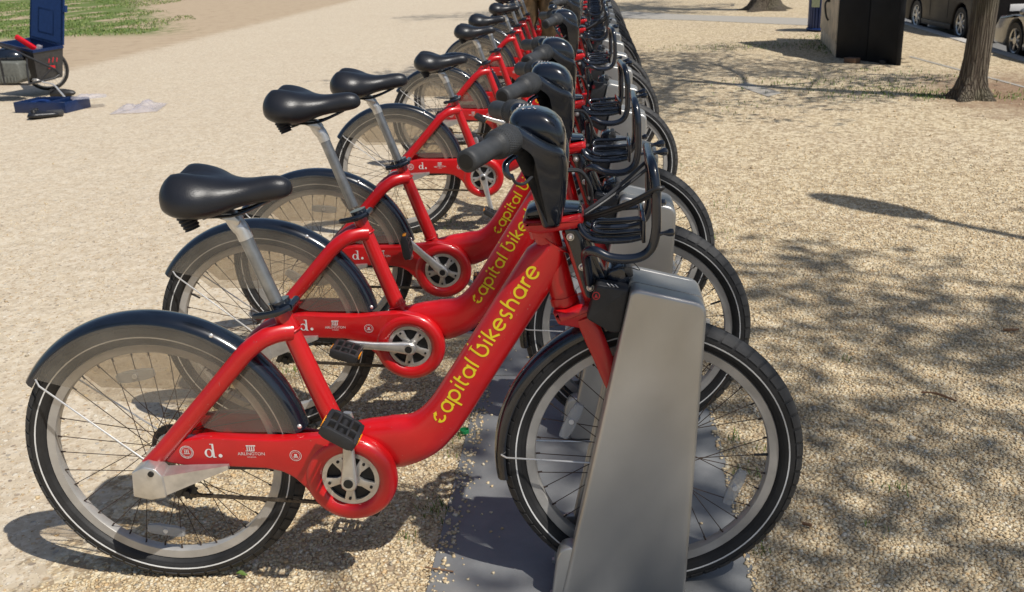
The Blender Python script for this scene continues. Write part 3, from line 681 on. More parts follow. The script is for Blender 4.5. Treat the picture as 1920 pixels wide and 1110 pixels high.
    for (x_, y_, z_) in ((1.143, -.119, .893), (1.143, .119, .893), (1.136, -.005, 1.031), (1.136, .085, 1.030)):
        d_ = .024; mb = MB(); tube(mb, [(x_, y_, z_), (x_+d_*.3, y_, z_+.001), (x_+d_*.45, y_, z_+.002), (x_+d_*.75, y_, z_+.002), (x_+d_, y_, z_+.003), (x_+d_+.006, y_, z_+.003), (x_+d_+.009, y_, z_+.003)], [.006, .0038, .0038, .0062, .0082, .0076, .003], 12); obj('knob', mb, 'black_gloss', rk)
    for y_ in (-.070, -.030, .030, .070):
        pts = catmull([(.984, y_*.45, .905), (.992, y_*.75, .884), (1.010, y_*.95, .870), (1.040, y_, .866), (1.085, y_, .867), (1.112, y_, .872)], 5)
        mb = MB(); tube(mb, pts, .0062, 10); obj('rack_rod', mb, 'black_tube', b)
    for y_ in (-.048, .048):
        mb = MB(); tube(mb, catmull([(1.112, y_-.012, .884), (1.05, y_-.012, .880), (1.022, y_-.008, .884), (1.016, y_, .893), (1.026, y_+.008, .900), (1.06, y_+.010, .900), (1.112, y_+.010, .902)], 5), .0050, 10); obj('rack_rod', mb, 'black_tube', b)
    mb = MB(); box(mb, (1.117, 0, .890), (.008, .180, .050), .003); obj('rack_plate', mb, 'black_gloss', b)
    for s in (-1, 1):
        mb = MB(); tube(mb, catmull([(.985, s*.012, .893), (1.035, s*.05, .915), (1.09, s*.09, .945), (1.132, s*.114, .972), (1.150, s*.119, .985), (1.148, s*.134, .990), (1.132, s*.132, .985), (1.09, s*.10, .955), (1.04, s*.055, .925), (.99, s*.016, .900)], 4), .0040, 8); obj('rack_cord', mb, 'black_plastic', b)
    mb = MB(); tube(mb, [(.983, 0, .880), (.986, 0, .886), (.989, 0, .892), (.992, 0, .898), (.995, 0, .904)], [.013, .015, .013, .015, .012], 14); obj('cord_anchor', mb, 'black_plastic', b)
    # ---- handlebar cowl
    rings = []
    def sect(cx, cz, hx, hz, y, rot=0, e=2.8):
        out = []
        for k in range(28):
            a = 2*PI*k/28; ca, sa = math.cos(a), math.sin(a)
            u = hx*math.copysign(abs(ca)**(2/e), ca); v = hz*math.copysign(abs(sa)**(2/e), sa)
            out.append((cx+u*math.cos(rot)-v*math.sin(rot), y, cz+u*math.sin(rot)+v*math.cos(rot)))
        return out
    # vertical body: horizontal sections lofted upwards
    for (z_, xa, xb, hy) in ((.894, .922, .944, .030), (.915, .908, .950, .045), (.96, .900, .955, .050), (1.00, .892, .958, .052), (1.04, .880, .962, .056), (1.065, .866, .9635, .060), (1.085, .852, .961, .062), (1.102, .847, .953, .060), (1.115, .850, .941, .056), (1.124, .857, .926, .048), (1.130, .868, .908, .032), (1.132, .880, .896, .012)):
        cx, hx = (xa+xb)/2, (xb-xa)/2; ring = []
        for k in range(36):
            a = 2*PI*k/36; ca, sa = math.cos(a), math.sin(a)
            ring.append((cx+hx*math.copysign(abs(ca)**.52, ca), hy*math.copysign(abs(sa)**.52, sa), z_))
        rings.append(ring)
    mb = MB(); loft(mb, rings); cw = obj('handlebar_cowl', mb, 'black_cowl', b, 60)
    for s in (-1, 1):   # wings that roof the brake levers
        t2 = MB(); prism(t2, rpoly([(.914, .891), (.948, .891), (.962, .95), (.967, 1.035), (.958, 1.060), (.930, 1.072), (.903, 1.092), (.875, 1.116), (.850, 1.120), (.836, 1.108), (.840, 1.088), (.858, 1.072), (.880, 1.062), (.893, 1.046), (.886, 1.020), (.898, .960)], [.012, .012, .02, .02, .014, .02, .02, .016, .014, .012, .012, .012, .01, .014, .02, .02], 4), -.024, .024, .013, 4)
        mb = MB(); mb.add([(x, s*(.068+y+(.93-x)*.46+(z-.97)*.28), z) for x, y, z in t2.v], t2.f); obj('lever_shroud', mb, 'black_cowl', cw, 70)
        mb = MB(); tube(mb, [(.895, s*.040, 1.070), (.868, s*.130, 1.092)], .014, 14); obj('bar', mb, 'black_plastic', cw)
        mb = MB(); prism(mb, rpoly([(.905, .985), (.950, .985), (.955, 1.035), (.899, 1.035)], .010, 3), min(s*.050, s*.060), max(s*.050, s*.060), .002, 2); obj('side_panel', mb, 'black_cowl', cw)
        mb = MB(); tube(mb, catmull([(.905, s*.090, 1.062), (.880, s*.115, 1.060), (.862, s*.150, 1.058), (.852, s*.170, 1.050), (.853, s*.176, 1.034), (.862, s*.172, 1.024)], 4), [.0075]*9+[.007]*12, 10, flat=((0, 0, 1), .7)); obj('brake_lever', mb, 'black_gloss', b)
        mb = MB(); tube(mb, catmull([(.862, s*.168, 1.030), (.868, s*.160, 1.012), (.885, s*.14, 1.006), (.905, s*.10, 1.02)], 4), .0032, 8); obj('brake_cable', mb, 'black_plastic', b)
        g0, g1 = Vector((.862, s*.140, 1.096)), Vector((.792, s*.292, 1.082)); d = (g1-g0)
        mb = MB(); pts = [g0+d*f for f in (0, .04, .05, .36, .38, .40, .42, .60, .95, .985, 1)]
        tube(mb, pts, [.020, .0275, .0292, .0268, .0262, .0212, .0200, .0196, .0214, .0208, .0180], 28); gr = obj('grip', mb, 'grip_rubber', b, 50)
        mb = MB(); dn = d.normalized(); tube(mb, [g1-dn*.002, g1+dn*.0012, g1+dn*.0018], [.0145, .0145, .012], 24); obj('grip_end', mb, 'dark_hole', gr)
        mb = MB(); up_ = Vector((0, 0, 1)); pp = dn.cross(up_).normalized(); qq = pp.cross(dn)
        for k in range(40):
            for j in range(6):
                a = 2*PI*(k+.5*(j % 2))/40; c_ = g0+d*(.09+.045*j)+(pp*math.cos(a)+qq*math.sin(a))*.0270
                e1 = pp*-math.sin(a)+qq*math.cos(a); e2 = dn; nn = pp*math.cos(a)+qq*math.sin(a)
                mb.add([c_+e1*.0016+e2*.0024, c_-e1*.0016+e2*.0024, c_-e1*.0016-e2*.0024, c_+e1*.0016-e2*.0024, c_+nn*.0028], [(0, 1, 4), (1, 2, 4), (2, 3, 4), (3, 0, 4)])
        obj('grip_texture', mb, 'grip_rubber', gr)
    mb = MB(); tube(mb, [(.845, -.165, 1.118), (.843, -.165, 1.126), (.842, -.165, 1.130)], [.014, .012, .006], 16)
    # instruction print on the cowl top
    mb = MB()
    for i, (x_, y_, lx, ly) in enumerate(((.868, .020, .003, .034), (.876, .022, .002, .030), (.884, .020, .002, .036), (.892, .024, .002, .026), (.878, -.018, .010, .003), (.878, -.026, .003, .010), (.890, -.022, .006, .006), (.898, -.010, .004, .010), (.866, -.014, .004, .006), (.902, -.026, .004, .006))):
        mb.add([(x_-lx/2, y_-ly/2, 1.1316), (x_+lx/2, y_-ly/2, 1.1316), (x_+lx/2, y_+ly/2, 1.1316), (x_-lx/2, y_+ly/2, 1.1316)], [(0, 1, 2, 3)])
    obj('instruction_print', mb, 'worn_print', cw)
    # cables looping in front of the head
    mb = MB()
    for s, o in ((1, .0), (1, .012)):
        tube(mb, catmull([(.955, s*(.03+o), .99), (.990, s*(.042+o), .985), (1.012, s*(.050+o), .945), (1.010, s*(.052+o), .900), (1.0, s*(.050+o), .84), (1.015, s*(.05+o), .76)], 5), .0034, 8)
    obj('control_cable', mb, 'black_plastic', b)
    return b

def build_bikes():
    LAB = {0: 'nearest red share bike, complete in the foreground with its crank pointing straight up',
           1: 'second red share bike from the camera, near pedal level with its crank axle',
           2: 'third red share bike from the camera, its orange reflector pedal pointing up and back',
           4: 'fourth red share bike from the camera, beyond an empty dock, crank pointing down',
           6: 'fifth red share bike from the camera, beyond the second empty dock',
           7: 'sixth red share bike from the camera, saddle partly hidden',
           9: 'seventh red share bike from the camera, its small saddle near the top edge',
           10: 'eighth red share bike from the camera, its seat tube crossing the khaki trousers',
           11: 'ninth red share bike from the camera, seat tube just left of the khaki trousers',
           12: 'tenth red share bike from the camera, last one before the person in khaki'}
    DX = {1: 0, 2: -.010, 4: -.020, 6: -.022, 7: -.02, 9: -.025, 10: -.025, 11: -.028, 12: -.03}
    YW = {0: 0, 1: -.008, 2: .07, 4: .075, 6: -.02, 7: -.07, 9: -.06, 10: -.07, 11: -.09, 12: -.05}
    EXT = {0: 0, 1: .068, 2: .030, 4: -.075, 6: -.06, 7: -.05, 9: -.06, 10: .0, 11: .02, 12: -.03}
    CR = {0: 6, 1: -82, 2: -42, 4: 168, 6: -70, 7: 30, 9: 200, 10: 80, 11: -20, 12: 140}
    proto = make_bike(); out = []
    for k in (0, 1, 2, 4, 6, 7, 9, 10, 11, 12, 14, 15, 16, 17, 18):
        o = proto if k == 0 else copy_tree(proto)
        if k in (4, 6):
            mb = MB(); ellipsoid(mb, (.846, .165, 1.128), (.024, .024, .018), 18, 10); cyl(mb, (.846, .165, 1.10), (.846, .165, 1.118), .012, 12); obj('bell', mb, 'black_gloss', o, 60)
        if k not in (0, 6):
            for ch in list(o.children):
                if ch.name.split('.')[0] in ('rack_cord', 'cord_anchor'): bpy.data.objects.remove(ch)
        yw = YW.get(k, random.uniform(-.04, .04))
        piv = Vector((1.0, 0, 0)); R = Matrix.Rotation(yw, 3, 'Z'); loc = piv-(R @ piv)+Vector(((0 if k == 0 else DX.get(k, -.03)), k*SP, 0))
        o.location = loc; o.rotation_euler = (0, 0, yw)
        o['label'] = LAB.get(k) or {14: 'eleventh', 15: 'twelfth', 16: 'thirteenth', 17: 'fourteenth', 18: 'fifteenth and last'}[k]+' red share bike from the camera, beyond the khaki trousers'
        o['group'] = 'red share bikes parked in the dock row'
        out.append((k, o))
    for k, o in out:
        e = EXT.get(k, 0); ang = math.radians(CR.get(k, random.uniform(0, 360)))
        for ch in o.children:
            nm = ch.name.split('.')[0]
            if nm in ('seat_post', 'saddle'): ch.location = Vector((-.334*e, 0, .943*e))
            if nm == 'crank':
                near = min(v.co.y for v in ch.data.vertices) < 0
                ch.rotation_euler = (0, ang if near else ang+PI, 0)
                for g in ch.children:
                    if g.name.split('.')[0] in ('pedal', 'pedal_reflector'):
                        pv = Vector((0, 0, .174)); pa = -(ang if near else ang+PI)+(.55 if k % 2 == 0 else .3)
                        if k == 2: pa += .9
                        Rm = Matrix.Rotation(pa, 3, 'Y'); g.rotation_euler = (0, pa, 0); g.location = pv-Rm @ pv
            if nm in ('rear_wheel', 'front_wheel') and k:
                ch.rotation_euler = (0, random.uniform(0, 6.28), 0)
build_bikes()

# ================================================================== DOCKS
def make_dock():
    d = thing('bike_dock', '', 'bike dock')
    prof = [(1.092, .773), (1.247, .735), (1.215, .010), (.932, .010)]
    rr = [.020, .026, .022, .022]
    def inset(a): return prof
    # near and far shells, bridged by a roof: an upturned U the wheel stands in
    mb = MB(); prism(mb, rpoly(prof, rr, 5), -.098, -.046, .009, 5); obj('side_shell', mb, 'dock_steel', d, 60)
    mb = MB(); prism(mb, rpoly(prof, rr, 5), .045, .068, .008, 4); obj('side_shell', mb, 'dock_steel', d, 60)
    mb = MB(); prism(mb, rpoly([(1.090, .7726), (1.2455, .7346), (1.2445, .700), (1.082, .715)], [.010, .020, .004, .004], 5), -.0455, .0445, 0); obj('roof', mb, 'dock_steel', d, 60)
    for y0, y1 in ((-.092, -.0465), (.0455, .064)):
        mb = MB(); prism(mb, rpoly([(.910, .009), (.925, .120), (.938, .145), (.972, .150), (.945, .009)], .012, 3), y0, y1, .005, 2)
        obj('foot', mb, 'dock_steel', d, 60)
    mb = MB(); prism(mb, [(1.0785, .700), (1.0865, .735), (1.0925, .735), (.9435, .030), (.9375, .030)], -.0465, -.043); obj('edge_seal', mb, 'black_plastic', d)
    mb = MB(); prism(mb, rpoly([(.999, .700), (1.022, .776), (1.089, .764), (1.072, .668), (1.050, .668)], .007, 3), -.082, -.036, .006, 3)
    rc = obj('lock_receptacle', mb, 'black_plastic', d, 60)
    mb = MB(); prism(mb, rpoly([(1.035, .700), (1.045, .790), (1.075, .800), (1.095, .780), (1.080, .690)], .008, 3), -.034, .050, .006, 3); obj('lock_head', mb, 'black_gloss', rc, 60)
    mb = MB()
    for i in range(3): box(mb, (1.046+.008*i, -.0785+.0, .7745-.0014*i), (.0018, .016, .0010), 0, Matrix.Rotation(.17, 3, 'Y') @ Matrix.Rotation(.4, 3, 'Z'))
    obj('mark', mb, 'white_print', rc)
    mb = MB()
    for i in range(18):
        a = 2*PI*i/18; a2 = 2*PI*(i+1)/18
        mb.add([(1.020+r_*math.cos(q)*.9, -.0828, .752+r_*math.sin(q)) for r_, q in ((.007, a), (.009, a), (.009, a2), (.007, a2))], [(0, 1, 2, 3)])
    mb.add([(1.016, -.0828, .748), (1.024, -.0828, .748), (1.020, -.0828, .757)], [(0, 1, 2)]); obj('mark', mb, 'red_mark', rc)
    mb = MB(); tube(mb, catmull([(1.062, -.030, .792), (1.085, -.040, .800), (1.108, -.035, .792), (1.112, .0, .782), (1.100, .035, .786), (1.075, .035, .796)], 4), .0012, 6)
    prism(mb, rpoly([(1.078, .770), (1.076, .796), (1.092, .800), (1.100, .776)], .006, 3), -.034, .040, .004, 2); obj('status_lens', mb, 'dark_grey_plastic', rc)
    mb = MB()
    for y_ in (-.075, .055):
        for x_ in (.914, 1.232): cyl(mb, (x_, y_, .008), (x_, y_, .018), .009, 6)
    obj('anchor_bolt', mb, 'alloy', d)
    return d
ORD = 'nearest second third fourth fifth sixth seventh eighth ninth tenth eleventh twelfth thirteenth fourteenth fifteenth sixteenth seventeenth eighteenth nineteenth twentieth'.split()
OCC = {0: 'its broad near face lit', 3: 'standing empty between the third and fourth bikes', 5: 'standing empty with no wheel in it', 8: 'standing empty among the far bikes'}
dk = make_dock()
for k in range(20):
    o = dk if k == 0 else copy_tree(dk)
    o.location = (0, k*SP, 0); o['group'] = 'silver bike docks in a row'
    if k < 13:
        o['label'] = f'{ORD[k]} silver dock post from the camera, ' + OCC.get(k, f'holding a red bike by its front wheel')
        if k == 0: o['label'] = 'nearest silver dock post, large in the foreground before the nearest front wheel'
    else: o['label'] = f'{ORD[k]} silver dock post from the camera, small at the top edge of the photo'

# base plates of the station, four docks each
def base_plate(i, y0, y1, label):
    p = thing('base_plate', label, 'base plate', (0, 0, 0), 0, 'steel base plates under the docks')
    mb = MB(); prism(mb, rpoly([(.612, y0+.003), (1.390, y0+.003), (1.390, y1-.003), (.612, y1-.003)], .01, 2), .0, .009, .002, 2, 'z'); obj('deck', mb, 'plate_steel', p)
base_plate(0, -1.17, 1.172, 'grey steel base plate nearest the camera, under the first two docks')
base_plate(1, 1.172, 4.30, 'grey steel base plate second from the camera, behind the nearest one')
base_plate(2, 4.30, 7.43, 'grey steel base plate third from the camera')
base_plate(3, 7.43, 10.55, 'grey steel base plate fourth from the camera')
base_plate(4, 10.55, 15.3, 'farthest grey steel base plate, at the top of the row')

# ================================================================== GROUND
def sheet(name, pts, z, mat, **props):
    mb = MB(); mb.add([(x, y, z) for x, y in pts], [tuple(range(len(pts)))]); o = obj(name, mb, mat); o.data.materials[0] = M[mat]
    if o.data.polygons[0].normal.z < 0: o.data.flip_normals()
    for k, v in props.items(): o[k] = v
    return o
KX = lambda y: 5.93+(y-12)*.045
sheet('ground', [(-200, -60), (KX(-60), -60), (KX(250), 250), (-200, 250)], 0, 'ground', kind='structure')
sheet('road', [(KX(-60)+.09, -60), (200, -60), (200, 250), (KX(250)+.09, 250)], -.075, 'road_asphalt', kind='structure')
sheet('asphalt_path', [(-.8, 22.7), (-.8, 20.9), (1.734, 18.1), (2.88, 17.1), (4.57, 15.2), (5.7, 14.0), (5.95, 15.0), (4.88, 16.7), (3.0, 18.5), (1.8, 20.1)], .004, 'asphalt_light', kind='structure')
# kerb stones
kerb = bpy.data.objects.new('kerb', None); COL.objects.link(kerb); kerb['kind'] = 'structure'
km = MB(); box(km, (0, 0, -.035), (.15, 1.19, .085), .008)
k0 = obj('kerb_stone', km, 'kerb_stone', kerb)
for i in range(40):
    y = -6+i*1.2; o = k0 if i == 0 else k0.copy()
    if i: COL.objects.link(o)
    o.location = (KX(y)+.05, y, .001+random.uniform(-.003, .003)); o.rotation_euler = (0, 0, -.045)
# sidewalk joint strip parallel to the kerb
sheet('paving_joint', [(4.78, 10.4), (4.83, 10.45), (5.20, 6.4), (5.16, 6.4)], .004, 'asphalt_light', kind='structure')
sheet('ground_slab', [(2.45, 8.45), (2.62, 8.55), (2.83, 7.75), (2.66, 7.55)], .004, 'asphalt_light', kind='structure')

# loose pebbles (nobody could count them)
def pebbles(name, n, region, smin, smax, seed, zoff=.0, dens=None, **props):
    r = np.random.default_rng(seed); P = region(r, n); n = len(P)
    base = np.array([(x, y, z) for x in (-1, 1) for y in (-1, 1) for z in (-1, 1)], float)*.62
    V = base[None]+r.uniform(-.22, .22, (n, 8, 3))
    s = r.uniform(smin, smax, n)*(.75+.5*r.random(n)); sc = np.stack([s*r.uniform(.8, 1.35, n), s*r.uniform(.7, 1.1, n), s*r.uniform(.45, .8, n)], 1)
    V = V*sc[:, None]*.5*1.6
    a = r.uniform(0, 2*PI, n); ca, sa = np.cos(a), np.sin(a); tl = r.uniform(-.35, .35, n); ct, st = np.cos(tl), np.sin(tl)
    x = V[..., 0]*ct[:, None]-V[..., 2]*st[:, None]; z = V[..., 0]*st[:, None]+V[..., 2]*ct[:, None]; y = V[..., 1]
    V = np.stack([x*ca[:, None]-y*sa[:, None]+P[:, 0:1], x*sa[:, None]+y*ca[:, None]+P[:, 1:2], z+(sc[:, 2]*.30)[:, None]+zoff+P[:, 2:3]], 2)
    F = np.array([(0, 1, 3, 2), (4, 6, 7, 5), (0, 4, 5, 1), (2, 3, 7, 6), (0, 2, 6, 4), (1, 5, 7, 3)])
    Fi = (F[None]+8*np.arange(n)[:, None, None]).reshape(-1)
    me = bpy.data.meshes.new(name); me.vertices.add(8*n); me.vertices.foreach_set('co', V.reshape(-1).astype(np.float32))
    me.loops.add(len(Fi)); me.loops.foreach_set('vertex_index', Fi.astype(np.int32)); me.polygons.add(6*n)
    me.polygons.foreach_set('loop_start', np.arange(0, len(Fi), 4, dtype=np.int32)); me.polygons.foreach_set('use_smooth', np.ones(6*n, bool))
    me.update(calc_edges=True); me.materials.append(M['pebble_stone'])
    o = bpy.data.objects.new(name, me); COL.objects.link(o)
    for k, v in props.items(): o[k] = v
    return o
def reg_left(r, n):
    x = r.uniform(-.75, .66, n); y = -.35+r.random(n)**1.3*4.2; e = -.36+.12*np.sin(y*5.1)+.08*np.sin(y*13+1)
    keep = r.random(n) < np.clip((x-e)/.22, 0, 1)*np.clip((4.0-y)/2, 0, 1); keep &= (x < .612) | (r.random(n) < .35)
    return np.stack([x, y, np.where(x > .612, .009, 0)], 1)[keep]
def reg_right(r, n):
    y = -.35+r.random(n)**1.7*5.9; x = 1.375+r.random(n)*(.95+.62*(y+.35))
    keep = ((x > 1.39) | (r.random(n) < .5)) & (r.random(n) < np.clip((5.4-y)/3.2, 0, 1))
    return np.stack([x, y, np.where(x < 1.39, .009, 0)], 1)[keep]
def reg_plate(r, n):
    x = .61+np.abs(r.normal(0, .085, n)); y = r.uniform(-.3, 4.5, n); m = r.random(n) < .22; x = np.where(m, r.uniform(.61, 1.39, n), x)
    return np.stack([x, y, np.full(n, .009)], 1)[x < 1.385]
pebbles('gravel', 82000, reg_left, .0036, .0080, 3, kind='stuff')
pebbles('gravel', 138000, reg_right, .0036, .0080, 4, kind='stuff')
pebbles('gravel', 420, reg_plate, .003, .007, 5, kind='stuff')
pebbles('gravel', 2600, lambda r, n: np.stack([r.uniform(-2.6, -.4, n), r.uniform(-.3, 4, n), np.zeros(n)], 1), .003, .006, 6, kind='stuff')

pebbles('gravel', 900, lambda r, n: np.stack([1.42+r.random(n)*4, -.2+r.random(n)**1.3*10, np.zeros(n)], 1), .008, .015, 8, kind='stuff')
pebbles('gravel', 260, lambda r, n: np.stack([-3.4+r.random(n)*3.9, -.2+r.random(n)*6, np.zeros(n)], 1), .006, .011, 9, kind='stuff')
# grass blades
def blades(name, pts, hmin, hmax, wid=.0025, **props):
    mb = MB()
    for (x, y) in pts:
        a = random.uniform(0, 2*PI); h = random.uniform(hmin, hmax); l = h*random.uniform(.2, .9); dx, dy = math.cos(a), math.sin(a); wx, wy = -dy*wid, dx*wid
        mb.add([(x-wx, y-wy, 0), (x+wx, y+wy, 0), (x+dx*l*.4+wx*.8, y+dy*l*.4+wy*.8, h*.6), (x+dx*l*.4-wx*.8, y+dy*l*.4-wy*.8, h*.6), (x+dx*l, y+dy*l, h)], [(0, 1, 2, 3), (3, 2, 4)])
    o = obj(name, mb, 'grass_blade', sharp=180)
    for k, v in props.items(): o[k] = v
pts = []
for (cx, cy, r_, n) in ((.545, .72, .05, 120), (.575, .86, .035, 60), (.575, .30, .03, 60), (1.42, .12, .02, 20), (1.45, .50, .03, 26), (1.49, .34, .02, 20), (1.43, .70, .02, 18), (1.52, .62, .02, 18), (.52, .16, .02, 16),
                        (1.62, .9, .03, 14), (1.83, .42, .02, 16), (1.9, 1.3, .02, 8), (1.6, 2.9, .1, 50), (1.7, 3.5, .12, 60), (1.55, 4.6, .1, 50), (.25, 3.2, .06, 40), (-.1, 1.2, .03, 30), (1.45, 1.15, .03, 20), (1.72, .22, .03, 12)):
    for _ in range(n): pts.append((random.gauss(cx, r_), random.gauss(cy, r_)))
blades('weeds', pts, .008, .028, .0016, kind='stuff')
pts = []
for (cx, cy, rx, ry, n) in ((3.75, 7.7, .35, .25, 500), (3.3, 8.4, .5, .25, 350), (4.1, 7.35, .12, .12, 250), (3.2, 12.2, .7, .3, 500), (4.4, 13.0, .2, .3, 300), (4.05, 11.6, .12, .5, 300), (4.75, 7.2, .2, .15, 200), (4.5, 8.7, .3, .3, 120), (2.3, 7.0, .3, .3, 60), (3.95, 9.3, .2, .2, 60)):
    for _ in range(n): pts.append((random.gauss(cx, rx), random.gauss(cy, ry)))
blades('grass_tufts', pts, .012, .032, .004, kind='stuff')
pts = []
while len(pts) < 30000:
    x = random.uniform(-26, -8.2); y = random.uniform(18.2, 38)
    q = mnoise.noise(Vector((x*.45, y*.22, 3.1)))+.35*mnoise.noise(Vector((x*1.7, y*.9, 7)))
    if q > -.14+max(0, (x+.50*y-1.2)*.22): pts.append((x, y))
blades('lawn_grass', pts, .02, .045, .010, kind='stuff')

# ================================================================== SMALL GROUND THINGS
mb = MB(); lathe(mb, [(.0145, 0), (.0145, .011), (.013, .012), (.0125, .003), (.011, .0025), (.011, 0)], (0, 0), 28)
t2 = MB(); t2.add([(x, z, y) for x, y, z in mb.v], mb.f)
obj('bottle_cap', t2, 'green_plastic', loc=(.606, .735, .0095), label='small green plastic bottle ring lying on the edge of the nearest base plate', category='bottle cap')
def twig(name, label, pts, r, cat='twig'):
    mb = MB(); tube(mb, catmull(pts, 4), [r*random.uniform(.7, 1.1) for _ in range((len(pts)-1)*4+1)], 8); return obj(name, mb, 'twig_bark', label=label, category=cat)
twig('twig', 'thin reddish brown twig at the bottom edge beside the base plate', [(.595, .020, .013), (.625, .010, .016), (.655, .004, .015), (.668, .002, .014)], .0022)
twig('twig', 'short thick twig on the gravel at the right edge of the photo', [(2.545, 1.568, .010), (2.57, 1.56, .013), (2.60, 1.568, .011)], .006)
twig('twig', 'curved dark twig in the tree shade on the right gravel', [(2.08, 1.02, .010), (2.12, 1.00, .016), (2.17, .955, .010)], .004)
twig('twig', 'small orange brown stick on the gravel right of the nearest front wheel', [(1.545, .235, .010), (1.565, .222, .013)], .005)
def leaf(loc, label):
    mb = MB(); rr = []
    for i in range(7):
        u = i/6; wv = .007*math.sin(PI*min(.97, .04+u*.95)); x = -.014+.028*u; z = .004+.004*math.sin(u*5)
        rr.append([(x, -wv, z+.002), (x, 0, z), (x, wv, z+.003)])
    loft(mb, rr, False, False, False); obj('leaf', mb, 'leaf_green', loc=loc, label=label, category='leaf')
leaf((.148, -.02, .010), 'small fresh green leaf on the gravel right of the nearest rear tyre')

# ================================================================== TREES
def make_tree(label, loc, r0, height, crown_r, nleaf, seed, lean=(0, 0), roots=True, limb_z=2.2, twigs=3, group=None, ls=1., lr=.42):
    rnd = random.Random(seed); T_ = thing('tree', label, 'tree', loc, 0, group)
    mb = MB(); pts = []; rad = []
    H = height*.55
    zs = [-.15, 0, .04, .10, .20, .35, .6, .9, 1.3, 1.8, 2.4, 3.2, H]
    rings = []
    for z_ in zs:
        fl = 1+(.75*math.exp(-max(z_, 0)/.085) if roots else .2*math.exp(-max(z_, 0)/.1)); rr_ = r0*fl*(1-.45*max(z_, 0)/H)
        cx, cy = lean[0]*z_+.03*math.sin(z_*1.7), lean[1]*z_+.03*math.cos(z_*1.3); ring = []
        for k in range(30):
            a = 2*PI*k/30; lob = (1+.30*math.exp(-max(z_, 0)/.12)*math.cos(5*a+seed)+.05*mnoise.noise(Vector((math.cos(a)*2.5, math.sin(a)*2.5, z_*2.2+seed))))
            lob += .03*math.sin(k*2.7+z_*1.2)
            ring.append((cx+rr_*lob*math.cos(a), cy+rr_*lob*math.sin(a), z_ if z_ > .01 or not roots else z_))
        rings.append(ring)
    loft(mb, rings); trunk = obj('trunk', mb, 'bark', T_, 180)
    limbs = MB(); tips = []
    def grow(p, d, r, L, depth):
        n = 5; pts = [p.copy()]; q = p.copy(); dd = d.copy()
        for i in range(n):
            dd = (dd+Vector((rnd.gauss(0, .13), rnd.gauss(0, .13), rnd.gauss(.04, .09)))).normalized(); q = q+dd*L/n; pts.append(q.copy())
        tube(limbs, pts, [r*(1-.5*i/n) for i in range(n+1)], 8 if depth < 2 else 5)
        if depth >= twigs: tips.extend(pts[1:]); return
        for i in range(4 if depth < 2 else 3):
            k = rnd.randint(2, n); ax = Vector((rnd.gauss(0, 1), rnd.gauss(0, 1), rnd.gauss(.25, .5))).normalized()
            nd = (dd*.75+ax*.75).normalized(); grow(pts[k], nd, r*.5, L*.66, depth+1)
    for i in range(6):
        a = 2*PI*i/6+rnd.uniform(-.4, .4); z_ = limb_z+(H-limb_z)*(i/5)*.98
        c0 = Vector((lean[0]*z_, lean[1]*z_, z_)); d = Vector((math.cos(a), math.sin(a), rnd.uniform(.45, 1.1))).normalized()
        grow(c0, d, r0*lr*(1-.06*i), crown_r*.62, 0)
    obj('limbs', limbs, 'bark', T_, 180)
    L_ = MB()
    for i in range(nleaf):
        c_ = rnd.choice(tips)+Vector((rnd.gauss(0, .2), rnd.gauss(0, .2), rnd.gauss(0, .16))); s_ = rnd.uniform(.03, .065)*ls
        u = Vector((rnd.gauss(0, 1), rnd.gauss(0, 1), rnd.gauss(0, .6))).normalized(); v = u.cross(Vector((rnd.gauss(0, 1), rnd.gauss(0, 1), rnd.gauss(0, 1)))).normalized()
        L_.add([c_-u*s_, c_+v*s_*.5, c_+u*s_, c_-v*s_*.5], [(0, 1, 2, 3)])
    if nleaf: obj('crown', L_, 'leaf_green', T_, 180)
    return T_
make_tree('grey barked tree with flared roots between the black cabinet and the silver car', (4.36, 7.12, 0), .112, 8.5, 3.1, 14000, 11, (.012, .0), limb_z=3.0, lr=.30)
make_tree('thick tree trunk with exposed roots at the top edge, right of the bike row', (4.52, 19.2, 0), .27, 9, 4.2, 9000, 5)
make_tree('tree standing outside the right edge whose branches shade the near gravel', (6.95, -2.55, 0), .15, 10.5, 3.3, 7000, 23, limb_z=4.2, ls=1.35, lr=.26)
make_tree('tree behind the camera on the left side of the street', (-7.5, -7.0, 0), .2, 9.0, 3.8, 9000, 31, limb_z=2.6)

lp = thing('street_lamp', 'street lamp beyond the right edge whose long head shades the gravel', 'street lamp', (5.25, 1.25, 0))
mb = MB(); tube(mb, [(0, 0, 0), (0, 0, .3), (0, 0, 3.5)], [.06, .05, .035], 16); obj('post', mb, 'dark_grey_plastic', lp)
mb = MB(); tube(mb, catmull([(0, 0, 3.5), (-.05, .05, 3.66), (-.2, .23, 3.72), (-.42, .5, 3.74)], 5), .032, 10); obj('arm', mb, 'dark_grey_plastic', lp)
mb = MB(); ellipsoid(mb, (0, 0, 0), (.40, .13, .07), 24, 14); hd = obj('head', mb, 'dark_grey_plastic', lp, loc=(-.66, .78, 3.73)); hd.rotation_euler = (0, 0, math.atan2(.87, -.76))
